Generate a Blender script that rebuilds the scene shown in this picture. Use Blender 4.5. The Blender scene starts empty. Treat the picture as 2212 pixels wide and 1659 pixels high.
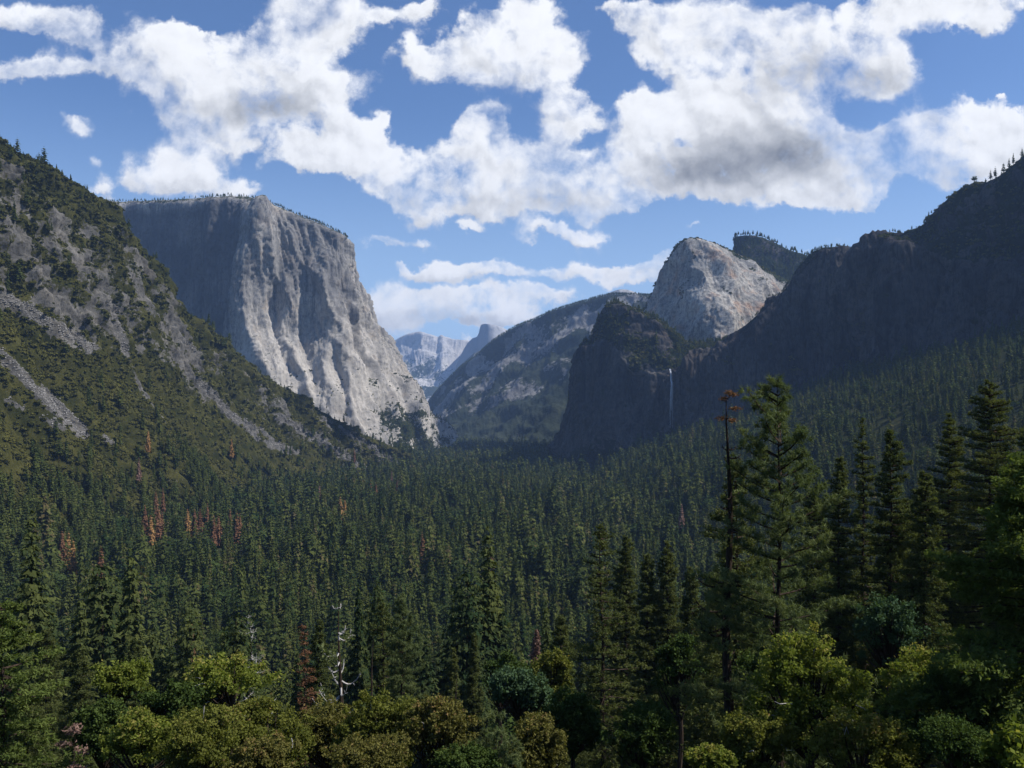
import bpy, math, random
import numpy as np
from mathutils import Vector

# ------------------------------------------------------------------ camera, sky, sun
# Reference measures of the photograph (a 2212 x 1659 copy): horizon row, centre column, focal length.
HZ, CX, FU = 897.0, 1106.0, 1915.6
R = math.radians
scene = bpy.context.scene
C = scene.collection
cam_d = bpy.data.cameras.new('camera'); cam = bpy.data.objects.new('camera', cam_d); C.objects.link(cam)
cam.location = (0, 0, 0); cam.rotation_euler = (R(90), 0, 0)
cam_d.sensor_width = 36; cam_d.lens = 18 / math.tan(R(30)); cam_d.shift_y = (HZ - 829.5) / 2212
cam_d.clip_start = 0.5; cam_d.clip_end = 90000
scene.camera = cam
scene.view_settings.view_transform = 'Standard'; scene.view_settings.look = 'None'
scene.view_settings.exposure = 0.42; scene.view_settings.gamma = 1.0
scene.cycles.max_bounces = 5; scene.cycles.diffuse_bounces = 3; scene.cycles.glossy_bounces = 1
scene.cycles.transmission_bounces = 2; scene.cycles.volume_bounces = 0; scene.cycles.caustics_reflective = False

SUN_AZ, SUN_EL = R(94), R(50)          # azimuth to the right of the view direction (+Y)
SD = Vector((math.sin(SUN_AZ) * math.cos(SUN_EL), math.cos(SUN_AZ) * math.cos(SUN_EL), math.sin(SUN_EL)))
sun_d = bpy.data.lights.new('sun', 'SUN'); sun_d.energy = 5.0; sun_d.angle = R(0.53); sun_d.color = (1.0, 0.95, 0.87)
sun = bpy.data.objects.new('sun', sun_d); C.objects.link(sun)
sun.rotation_euler = (-SD).to_track_quat('-Z', 'Y').to_euler(); sun.location = (500, -200, 2500)

class NG:
    """small helper to write node graphs"""
    def __init__(s, nt): s.nt = nt; s.n = nt.nodes; s.l = nt.links
    def link(s, a, b): s.l.new(a, b)
    def put(s, sock, v):
        if isinstance(v, bpy.types.NodeSocket): s.l.new(v, sock)
        elif v is not None: sock.default_value = v
    def m(s, op, a, b=None, c=None, clamp=False):
        nd = s.n.new('ShaderNodeMath'); nd.operation = op; nd.use_clamp = clamp
        for i, v in enumerate((a, b, c)): s.put(nd.inputs[i], v)
        return nd.outputs[0]
    def v(s, op, a, b=None, out=0, scale=None):
        nd = s.n.new('ShaderNodeVectorMath'); nd.operation = op
        s.put(nd.inputs[0], a)
        if b is not None: s.put(nd.inputs[1], b)
        if scale is not None: s.put(nd.inputs['Scale'], scale)
        return nd.outputs[out]
    def noise(s, vec, scale, detail=6, rough=0.55, out=0, dist=0.0, lac=2.0):
        nd = s.n.new('ShaderNodeTexNoise'); s.put(nd.inputs['Vector'], vec)
        nd.inputs['Scale'].default_value = scale; nd.inputs['Detail'].default_value = detail
        nd.inputs['Roughness'].default_value = rough; nd.inputs['Distortion'].default_value = dist
        nd.inputs['Lacunarity'].default_value = lac
        return nd.outputs[out]
    def mr(s, x, a, b, c=0.0, d=1.0, smooth=False):
        nd = s.n.new('ShaderNodeMapRange'); nd.interpolation_type = 'SMOOTHSTEP' if smooth else 'LINEAR'
        for i, v in enumerate((x, a, b, c, d)): s.put(nd.inputs[i], v)
        return nd.outputs[0]
    def mix(s, f, a, b, mode='MIX'):
        nd = s.n.new('ShaderNodeMix'); nd.data_type = 'RGBA'; nd.blend_type = mode
        s.put(nd.inputs[0], f)
        for i, v in ((6, a), (7, b)):
            if isinstance(v, (tuple, list)): v = (*v[:3], 1.0)
            s.put(nd.inputs[i], v)
        return nd.outputs[2]
    def attr(s, name, out='Fac'):
        nd = s.n.new('ShaderNodeAttribute'); nd.attribute_name = name; return nd.outputs[out]

# clouds: (u, v, half width, half height, weight) in the sky directions of the photograph
CLOUDS = [
 (50,22,62,26,1),(110,38,50,26,1),(165,58,50,34,1),(205,95,26,36,.6),(15,148,55,20,1),(85,125,48,24,1),(150,148,60,20,.9),(225,160,50,24,.9),(265,125,30,34,.6),
 (345,95,62,40,1.1),(405,82,45,26,1),(325,160,66,46,1.1),(425,150,50,60,1.1),(395,215,60,40,1),
 (568,85,62,46,1.2),(605,135,85,66,1.2),(530,175,90,60,1.2),(668,70,44,36,.9),(430,248,60,30,1),(520,275,105,40,1.1),(640,230,90,74,1.2),(702,195,46,55,1),(748,268,55,32,.9),(815,278,40,24,.7),(845,255,16,20,.4),
 (690,10,85,38,1.1),(770,28,62,34,1),(725,75,55,28,.7),(845,28,50,16,.6),(905,8,40,14,.6),
 (905,95,44,34,1),(958,128,46,40,1),(1040,55,75,50,1.1),(1090,110,60,52,1.1),(1040,165,40,24,.6),(1135,62,58,52,1.1),(1180,122,52,44,1),(1222,200,58,44,1),(1232,250,54,28,.9),(1255,120,22,40,.4),(1085,240,40,22,.5),(1185,290,26,36,.6),
 (358,352,64,42,1.4),(318,378,46,28,1.2),(440,372,52,34,1.3),(400,400,70,20,.8),(545,402,42,18,.6),(160,260,34,18,.9),(218,402,26,30,.8),(195,345,24,18,.6),
 (700,328,62,24,1),(765,328,62,32,1),(825,348,68,46,1.1),(862,400,56,48,1.1),(905,458,44,36,1),(642,348,55,18,.6),
 (1038,280,46,44,1.1),(1018,338,58,44,1.1),(965,385,55,44,1.1),(1080,385,90,54,1.2),(1050,432,90,24,1),(1140,378,66,54,1.1),(1210,352,56,40,1),(1292,368,58,54,1.1),(1232,420,100,36,1.1),(1310,438,60,26,.9),(1380,382,60,46,1),
 (1007,487,34,13,.8),(805,535,46,20,.9),(840,552,26,12,.6),(897,536,22,11,.7),(1215,496,66,16,1),(1265,507,44,16,.9),(1490,478,34,9,.7),(1452,463,13,12,.7),
 (1335,28,48,30,.9),(1400,42,70,38,1.1),(1480,58,80,52,1.1),(1560,95,70,48,1.1),(1620,50,50,30,.9),(1400,110,40,24,.5),(1480,130,40,24,.4),
 (1685,58,82,50,1.2),(1785,62,90,56,1.2),(1862,105,78,56,1.4),(1905,160,60,46,1.4),(1930,120,36,34,1),(1800,165,100,46,1.2),(1700,130,80,46,1.2),
 (1385,232,50,40,1),(1470,225,78,40,1.1),(1560,190,66,46,1.1),(1640,200,90,56,1.2),(1420,288,70,46,1.1),(1550,275,110,56,1.3),(1690,260,90,46,1.2),(1765,295,50,38,1.1),(1500,345,100,44,1.2),(1620,370,120,38,1.2),(1745,340,56,46,1.1),(1812,312,20,22,.6),(1410,345,40,40,.8),
 (1935,10,90,32,1.1),(2040,24,92,34,1.4),(2118,38,40,24,1.2),(2205,4,36,20,.6),
 (1862,368,66,46,1.7),(1832,408,66,38,1.6),(1862,440,38,20,1),(1720,430,44,19,1.1),(1762,412,30,14,.5),
 (1935,300,48,24,1.1),(1985,318,62,44,1.4),(2080,280,88,46,1.4),(2062,350,90,36,1.2),(2170,288,70,48,1.2),(2130,375,80,36,1.1),(2270,290,80,80,1.2),
 (905,600,46,16,.9),(965,590,50,20,1.1),(1050,590,60,24,1.1),(1112,594,36,16,.9),(1190,587,26,17,.9),(855,596,22,9,.7),(1270,588,46,14,1),(1330,596,60,20,1.1),(1400,592,50,30,1.1),(1440,575,44,24,1),(1380,620,50,12,.7),
 (822,640,46,26,.9),(900,672,90,26,1.1),(985,652,70,18,1),(1080,654,84,20,1.1),(1165,644,58,18,1),(850,692,60,22,.9),(1000,688,110,16,.9),(1100,686,70,12,.8),(1230,640,24,10,.5),
 (1725,547,22,9,.9),(1010,728,30,10,.7),(2150,205,14,9,.6)]
GREY = [(548,228,82,34,.75),(640,215,60,40,.3),(1810,160,130,44,.62),(1640,200,60,40,.35),(1600,352,170,46,.85),(1500,372,80,30,.3),(1730,330,80,34,.4),(1560,300,120,30,.3),(2140,380,120,25,.3),(1860,400,70,28,.2),(1200,430,140,22,.28),(1040,425,90,20,.25),(900,440,60,30,.25),(1000,692,200,16,.35),(990,610,90,10,.2),(390,395,90,18,.2),(700,260,60,30,.2)]

world = bpy.data.worlds.new("World"); scene.world = world; world.use_nodes = True
def build_world():
    g = NG(world.node_tree); g.n.clear()
    sky = g.n.new('ShaderNodeTexSky'); sky.sky_type = 'NISHITA'; sky.sun_disc = False
    sky.sun_elevation = SUN_EL; sky.sun_rotation = SUN_AZ      # +Y is north here, clockwise from above
    sky.altitude = 1400; sky.air_density = 1.0; sky.dust_density = 2.0; sky.ozone_density = 2.5
    tc = g.n.new('ShaderNodeTexCoord'); d = tc.outputs['Generated']
    sep = g.n.new('ShaderNodeSeparateXYZ'); g.link(d, sep.inputs[0])
    x, y, z = sep.outputs
    ys = g.m('MAXIMUM', y, 0.06)
    comb = g.n.new('ShaderNodeCombineXYZ')
    g.link(g.m('DIVIDE', x, ys), comb.inputs[0]); g.link(g.m('DIVIDE', z, ys), comb.inputs[1])
    q = comb.outputs[0]
    # domain warp gives the blobs ragged outlines
    w1 = g.v('SUBTRACT', g.noise(q, 7.5, 7, .62, 1), (.5, .5, .5)); w2 = g.v('SUBTRACT', g.noise(q, 26.0, 4, .6, 1), (.5, .5, .5))
    qw = g.v('ADD', g.v('ADD', q, g.v('SCALE', w1, scale=.092)), g.v('SCALE', w2, scale=.034))
    qw = g.v('MULTIPLY', qw, (1, 1, 0))
    def vma(x, mul, add):
        nd = g.n.new('ShaderNodeVectorMath'); nd.operation = 'MULTIPLY_ADD'
        for i, k in enumerate((x, mul, add)): g.put(nd.inputs[i], k)
        return nd.outputs[0]
    def chain(lst, kk):
        """one running vector: the third component carries the weighted sum of the blobs, the others its slope"""
        acc = (0, 0, 0)
        for (u, v, a, b, w) in lst:
            a *= 1.06; b *= 1.06; z = 0.0
            for _ in range(40): z = w * kk / .387 ** (z * z)
            dl = vma(qw, (FU / a, FU / b, 0), (-(u - CX) / a, -(HZ - v) / b, z))
            acc = g.v('ADD', acc, g.v('SCALE', dl, scale=g.m('POWER', .387, g.v('DOT_PRODUCT', dl, dl, 1))))
        return acc
    G = chain(CLOUDS, .26); qw = g.v('MULTIPLY', g.v('ADD', q, g.v('SCALE', w1, scale=.05)), (1, 1, 0)); K = chain(GREY, .26)
    sg = g.n.new('ShaderNodeSeparateXYZ'); g.link(G, sg.inputs[0]); F = g.m('MULTIPLY', sg.outputs[2], 1 / .26)
    sk = g.n.new('ShaderNodeSeparateXYZ'); g.link(K, sk.inputs[0]); K = g.m('MULTIPLY', sk.outputs[2], 1 / .26)
    qs = g.v('ADD', q, g.v('SCALE', w1, scale=.03))
    n1 = g.noise(qs, 6.5, 9, .60)
    n2 = g.noise(qs, 38.0, 5, .62); n4 = g.noise(qs, 17.0, 3, .5)
    n3 = g.noise(qw, 16.0, 5, .55); n3b = g.noise(g.v('ADD', qw, (.006, .010, 0)), 16.0, 5, .55)
    dens = g.m('ADD', g.m('MINIMUM', F, .82), g.m('MULTIPLY', g.m('SUBTRACT', n1, .5), 1.9))
    dens = g.m('ADD', dens, g.m('MULTIPLY', g.m('SUBTRACT', n4, .5), 1.1))
    dens = g.m('ADD', dens, g.m('MULTIPLY', g.m('SUBTRACT', n2, .5), 1.0))
    wsp = g.mr(g.noise(q, 5.0, 2, .5), .40, .62, .28, .85)          # some edges crisp, others wispy
    alpha = g.mr(dens, .30, g.m('ADD', wsp, .42), 0, 1, True)
    # light through the cloud: thick middles and undersides are greyer, sunward edges bright
    rel = g.m('MULTIPLY', g.m('SUBTRACT', n3, n3b), .75)
    side = g.m('DIVIDE', g.v('DOT_PRODUCT', G, (.35, .8, 0), 1), g.m('MAXIMUM', F, .4))
    lit = g.m('ADD', g.m('ADD', .93, rel), g.m('MULTIPLY', side, .11))
    lit = g.m('SUBTRACT', lit, g.m('MULTIPLY', g.mr(dens, .9, 2.0, 0, 1, True), .10))
    lit = g.m('SUBTRACT', lit, g.m('MULTIPLY', g.m('MULTIPLY', K, alpha), .46))
    lit = g.m('ADD', lit, g.m('MULTIPLY', g.m('SUBTRACT', n2, .5), .05))
    lit = g.m('MINIMUM', g.m('MAXIMUM', lit, .25), 1.0)
    ccol = g.mix(g.mr(lit, .3, .9), (.30, .325, .37), (.93, .94, .96))
    bright = g.v('SCALE', ccol, scale=g.m('MULTIPLY', g.m('POWER', lit, .8), CLOUD_GAIN))
    skyc = g.v('SCALE', g.v('MULTIPLY', sky.outputs[0], SKY_TINT), scale=SKY_STRENGTH)
    skyc = g.mix(g.m('MULTIPLY', g.mr(z, .0, .34, 1, 0, True), .62), skyc, (.47, .64, .84))
    # thin veil low down, towards the horizon
    vis = g.m('MULTIPLY', alpha, g.mr(z, 0.0, .03, 0, 1))
    outc = g.mix(vis, skyc, bright)
    bg = g.n.new('ShaderNodeBackground'); g.link(outc, bg.inputs[0]); bg.inputs[1].default_value = 1.0
    o = g.n.new('ShaderNodeOutputWorld'); g.link(bg.outputs[0], o.inputs[0])
SKY_STRENGTH, CLOUD_GAIN, SKY_TINT = 0.086, 0.85, (.80, .98, 1.20)
build_world()

world.cycles.sampling_method = 'NONE'
# ------------------------------------------------------------------ numpy noise
def _hash(ix, iy, iz, s):
    h = (ix * 374761393 + iy * 668265263 + iz * 2147483647 + s * 974711) & 0xFFFFFFFF
    h = ((h ^ (h >> 13)) * 1274126177) & 0xFFFFFFFF
    h = ((h ^ (h >> 16)) * 2246822519) & 0xFFFFFFFF
    return (h ^ (h >> 15)) & 0xFFFFFFFF
_G = np.random.default_rng(5).normal(size=(256, 3)).astype(np.float32); _G /= np.linalg.norm(_G, axis=1)[:, None]
def pnoise(p, s=0):
    """gradient noise, roughly -0.7 .. 0.7"""
    p = np.asarray(p, np.float64); i = np.floor(p).astype(np.int64); f = (p - i).astype(np.float32)
    w = f * f * f * (f * (f * 6 - 15) + 10); out = 0
    for dx in (0, 1):
        wx = w[..., 0] if dx else 1 - w[..., 0]
        for dy in (0, 1):
            wy = w[..., 1] if dy else 1 - w[..., 1]
            for dz in (0, 1):
                wz = w[..., 2] if dz else 1 - w[..., 2]
                gr = _G[_hash(i[..., 0] + dx, i[..., 1] + dy, i[..., 2] + dz, s) & 255]
                out = out + wx * wy * wz * (gr[..., 0] * (f[..., 0] - dx) + gr[..., 1] * (f[..., 1] - dy) + gr[..., 2] * (f[..., 2] - dz))
    return out * 1.5
def fbm(p, sc, octv=5, rough=.5, s=0, ridged=False):
    """sc: feature size in metres, number or triple"""
    p = np.asarray(p, np.float64) / np.asarray(sc, np.float64); a, t, out = 1.0, 0.0, 0
    for k in range(octv):
        n = pnoise(p * 2.03 ** k + k * 17.3, s + k)
        if ridged: n = 1 - 2 * np.abs(n) * 1.4
        out = out + n * a; t += a; a *= rough
    return out / t
def quant(x, st, soft=.10):
    y = x / st; k = np.floor(y); f = y - k
    return (k + np.clip((f - 1 + soft) / soft, 0, 1)) * st
def sstep(x, a, b):
    t = np.clip((np.asarray(x) - a) / (b - a), 0, 1); return t * t * (3 - 2 * t)

# ------------------------------------------------------------------ meshes from arrays
def make_mesh(name, V, T, mat, parent=None, attrs=None, smooth=False, quads=False):
    """V: (n,3) points, T: (m,3) triangles or (m,4) quads; attrs: name -> (domain, values)"""
    me = bpy.data.meshes.new(name); k = T.shape[1]; m = len(T)
    me.vertices.add(len(V)); me.vertices.foreach_set('co', np.ascontiguousarray(V, np.float32).ravel())
    me.loops.add(m * k); me.loops.foreach_set('vertex_index', np.ascontiguousarray(T, np.int32).ravel())
    me.polygons.add(m); me.polygons.foreach_set('loop_start', np.arange(m, dtype=np.int32) * k)
    me.polygons.foreach_set('loop_total', np.full(m, k, np.int32))
    for an, (dom, val) in (attrs or {}).items():
        a = me.attributes.new(an, 'FLOAT', dom); a.data.foreach_set('value', np.ascontiguousarray(val, np.float32))
    me.update(calc_edges=True)
    me.polygons.foreach_set('use_smooth', np.full(m, bool(smooth)))
    me.materials.append(mat)
    o = bpy.data.objects.new(name, me); C.objects.link(o)
    if parent is not None: o.parent = parent
    return o
def tag(o, label=None, cat=None, group=None, kind=None):
    if label: o['label'] = label
    if cat: o['category'] = cat
    if group: o['group'] = group
    if kind: o['kind'] = kind
    return o
def grid_faces(nu, nv):
    i = np.arange(nu - 1)[:, None] * nv + np.arange(nv - 1)[None, :]
    return np.stack([i, i + nv, i + nv + 1, i + 1], -1).reshape(-1, 4)
def grid_normals(Pg):
    n = np.cross(np.gradient(Pg, axis=0), np.gradient(Pg, axis=1)); n /= np.linalg.norm(n, axis=-1, keepdims=True) + 1e-9
    return n
def W(u, v, D): return ((u - CX) / FU * D, D, (HZ - v) / FU * D)
def hermite(ctrl, t):
    """catmull-rom through ctrl (n, ...) at parameters t in 0..n-1"""
    n = len(ctrl); i = np.clip(np.floor(t).astype(int), 0, n - 2); f = t - i
    f = f.reshape(f.shape + (1,) * (ctrl.ndim - 1))
    p0 = ctrl[np.maximum(i - 1, 0)]; p1 = ctrl[i]; p2 = ctrl[i + 1]; p3 = ctrl[np.minimum(i + 2, n - 1)]
    m1, m2 = (p2 - p0) * .5, (p3 - p1) * .5
    lim = np.linalg.norm(p2 - p1, axis=-1, keepdims=True) if ctrl.ndim > 1 else np.abs(p2 - p1)
    for mm in (m1, m2):                                            # keep short spans from overshooting
        L = np.linalg.norm(mm, axis=-1, keepdims=True); mm *= np.minimum(1, 1.6 * lim / (L + 1e-9))
    return ((2 * f ** 3 - 3 * f ** 2 + 1) * p1 + (f ** 3 - 2 * f ** 2 + f) * m1 + (-2 * f ** 3 + 3 * f ** 2) * p2 + (f ** 3 - f ** 2) * m2)
def surf(cols, nu, nv, soft=True):
    """cols: columns of world points, each with the same number of rows -> (nu, nv, 3) grid"""
    A = np.array(cols, float)
    def params(n, L):                                              # spread samples by length
        c = np.concatenate([[0], np.cumsum(np.maximum(L, 1e-3))]); s = np.linspace(0, c[-1], n)
        return np.interp(s, c, np.arange(len(c)))
    Lc = np.linalg.norm(np.diff(A, axis=0), axis=-1).mean(1); Lr = np.linalg.norm(np.diff(A, axis=1), axis=-1).mean(0)
    tu, tv = params(nu, Lc), params(nv, Lr)
    B = hermite(A, tu)
    return hermite(B.transpose(1, 0, 2), tv).transpose(1, 0, 2), tu, tv

# ------------------------------------------------------------------ terrain materials
def rock_material(name, pale, mid, dark, warm, veg=(.030, .042, .018), veg2=(.055, .062, .024), size=1.0, streak=1.0, warm_amt=.3, contrast=1.0):
    m = bpy.data.materials.new(name); m.use_nodes = True; g = NG(m.node_tree); g.n.clear()
    P = g.n.new('ShaderNodeNewGeometry').outputs['Position']
    big = g.noise(P, 1 / (220 * size), 5, .6); fine = g.noise(P, 1 / (14 * size), 8, .68)
    Ps = g.v('MULTIPLY', P, (1 / (16 * size), 1 / (16 * size), 1 / (230 * size)))
    st = g.noise(Ps, 1.0, 6, .62); Pt = g.v('MULTIPLY', P, (1 / (55 * size), 1 / (55 * size), 1 / (600 * size)))
    st2 = g.noise(Pt, 1.0, 5, .6)
    col = g.mix(g.mr(big, .36, .64), mid, pale)
    col = g.mix(g.m('MULTIPLY', g.mr(g.noise(P, 1 / (70 * size), 5, .65), .52, .70), warm_amt), col, warm)
    col = g.mix(g.m('MULTIPLY', g.mr(st, .50, .66), .75 * streak), col, dark)
    col = g.mix(g.m('MULTIPLY', g.mr(st2, .53, .68), .6 * streak), col, dark)
    Pc = g.v('MULTIPLY', P, (1 / (7 * size), 1 / (7 * size), 1 / (90 * size)))
    cr = g.noise(Pc, 1.0, 5, .6)
    col = g.mix(g.m('MULTIPLY', g.mr(g.m('ABSOLUTE', g.m('SUBTRACT', cr, .5)), .0, .035, 1, 0), .55 * streak), col, tuple(c * .5 for c in dark))
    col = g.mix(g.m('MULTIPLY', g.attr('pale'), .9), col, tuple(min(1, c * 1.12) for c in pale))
    col = g.mix(g.m('MULTIPLY', g.attr('stain'), .95), col, tuple(c * .85 for c in dark))  # darkens the rock: mostly painted shade of cliff flank and dome face
    col = g.mix(g.mr(fine, .30, .52 + .03 * (contrast - 1), min(.95, .55 * contrast), 0), col, tuple(c * .40 for c in dark))
    va = g.m('ADD', g.attr('veg'), g.m('MULTIPLY', g.m('SUBTRACT', g.noise(P, 1 / (9 * size), 5, .7), .5), 1.1))
    vc = g.mix(g.mr(g.noise(P, 1 / (60 * size), 4, .6), .38, .62), veg, veg2)
    vc = g.mix(g.mr(g.noise(P, 1 / (6 * size), 4, .7), .35, .6, .6, 0), vc, tuple(c * .35 for c in veg))
    col = g.mix(g.mr(va, .46, .56), col, vc)
    b = g.n.new('ShaderNodeBsdfDiffuse'); g.link(col, b.inputs[0]); b.inputs[1].default_value = .6
    bp = g.n.new('ShaderNodeBump'); bp.inputs['Strength'].default_value = .9; bp.inputs['Distance'].default_value = 5 * size
    h = g.m('ADD', g.m('MULTIPLY', g.noise(P, 1 / (22 * size), 8, .68), 1.0), g.m('MULTIPLY', st, .7))
    g.link(h, bp.inputs['Height']); g.link(bp.outputs[0], b.inputs['Normal'])
    o = g.n.new('ShaderNodeOutputMaterial'); g.link(b.outputs[0], o.inputs[0])
    return m
M_granite = rock_material('pale_granite', (.45, .42, .38), (.295, .28, .26), (.11, .112, .12), (.44, .33, .22), streak=1.1, warm_amt=.5)
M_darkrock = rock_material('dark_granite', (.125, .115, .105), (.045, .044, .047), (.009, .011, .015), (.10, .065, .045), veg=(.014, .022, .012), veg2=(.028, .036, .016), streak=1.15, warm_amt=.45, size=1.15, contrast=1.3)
M_brightrock = rock_material('weathered_granite', (.54, .51, .46), (.34, .325, .30), (.13, .13, .135), (.52, .32, .20), size=.9, streak=.85, warm_amt=.85, contrast=1.5)
M_hillrock = rock_material('hillside_rock', (.19, .18, .165), (.10, .096, .088), (.035, .035, .035), (.19, .155, .10), veg=(.034, .038, .012), veg2=(.075, .072, .022), size=.45, streak=.5, contrast=1.7)
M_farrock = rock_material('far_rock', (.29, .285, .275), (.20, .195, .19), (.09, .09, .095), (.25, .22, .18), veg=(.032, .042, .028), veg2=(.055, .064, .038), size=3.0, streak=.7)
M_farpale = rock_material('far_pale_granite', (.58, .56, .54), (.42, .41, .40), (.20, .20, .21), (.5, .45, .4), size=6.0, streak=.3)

TERRAIN_ALL = {}
def mountain(name, cols, nu, nv, mat, disp, label, vegf=None, shadef=None, palef=None, z0=-175, keep=True):
    Pg, tu, tv = surf(cols, nu, nv)
    N = grid_normals(Pg)
    # faces must look outward: the grid is wound so that normals point to the viewer's side
    if np.median((N[..., 1])) > 0: N = -N; flip = True
    else: flip = False
    Pd = disp(Pg, N, tu, tv)
    Nd = grid_normals(Pd) * (-1 if flip else 1)
    att = {}
    att['veg'] = ('POINT', (vegf(Pd, Nd, tu, tv) if vegf else np.zeros(Pd.shape[:2])).ravel())
    att['stain'] = ('POINT', (shadef(Pd, Nd, tu, tv) if shadef else np.zeros(Pd.shape[:2])).ravel())
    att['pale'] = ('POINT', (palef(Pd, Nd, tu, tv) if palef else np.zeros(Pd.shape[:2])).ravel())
    F = grid_faces(nu, nv)
    if flip: F = F[:, ::-1]
    o = make_mesh(name, Pd.reshape(-1, 3), F, mat, attrs=att, smooth=True)
    tag(o, label, None, None, 'structure')
    TERRAIN_ALL[o.name] = (Pd, Nd, att['veg'][1].reshape(nu, nv), tu, tv)
    return o
def rel_noise(P, amp, sc, octv=5, rough=.5, s=0, ridged=False): return fbm(P, sc, octv, rough, s, ridged) * amp

# ------------------------------------------------------------------ valley ground (one sheet to the horizon)
def ground_z(X, Y):
    X = np.asarray(X, float); Y = np.asarray(Y, float)
    near = -2.4 - .425 * np.maximum(Y, 0) - np.maximum(0, -Y) * -.25
    near = np.maximum(near, -160 + np.maximum(0, 420 - Y) * .03)
    z = np.where(Y < 500, near, -160)
    z = z + np.where(Y < 380, np.clip((X - 10) * .10, 0, 30) * sstep(Y, 15, 120), 0)
    # forested slope under the cliffs on the right
    x0 = 235 + 40 * np.sin(Y / 310.0) - 60 * sstep(Y, 1300, 2300)
    s = np.maximum(0, X - x0); z = z + np.where(Y > 0, (.50 * s - .00010 * s * s) * sstep(Y, 250, 700), 0) * 1.0
    z = np.where(Y > 3200, z * (1 - sstep(Y, 3200, 4600)) + -160 * sstep(Y, 3200, 4600), z)
    # foot of the left hillside
    s2 = np.maximum(0, -430 - X); z = z + .45 * np.minimum(s2, 250) * sstep(Y, 60, 500) * (1 - sstep(Y, 2500, 3100))
    z = z + fbm(np.stack([X, Y, X * 0], -1), 160, 4) * 9 * sstep(Y, 80, 400)
    z = z + fbm(np.stack([X, Y, X * 0 + 7], -1), 25, 3) * 2.0 * sstep(Y, 10, 60)
    return z
def build_ground():
    ys = np.concatenate([np.linspace(-800, -40, 8), np.linspace(-30, 700, 147), 700 * (16000 / 700) ** np.linspace(.004, 1, 230)])
    tx = np.linspace(-1, 1, 361); xs = tx * 60 + tx ** 3 * 1500 + tx ** 9 * 10000
    X, Y = np.meshgrid(xs, ys, indexing='ij'); Z = ground_z(X, Y)
    P = np.stack([X, Y, Z], -1)
    m = bpy.data.materials.new('forest_floor'); m.use_nodes = True; g = NG(m.node_tree); g.n.clear()
    pos = g.n.new('ShaderNodeNewGeometry').outputs['Position']
    c = g.mix(g.mr(g.noise(pos, .02, 8, .7), .35, .65), (.018, .024, .010), (.040, .044, .018))
    c = g.mix(g.mr(g.noise(pos, .13, 5, .7), .58, .70), c, (.075, .062, .040))
    b = g.n.new('ShaderNodeBsdfDiffuse'); g.link(c, b.inputs[0]); o = g.n.new('ShaderNodeOutputMaterial'); g.link(b.outputs[0], o.inputs[0])
    tag(make_mesh('ground', P.reshape(-1, 3), grid_faces(*X.shape), m, smooth=True), kind='structure')
build_ground()

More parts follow.
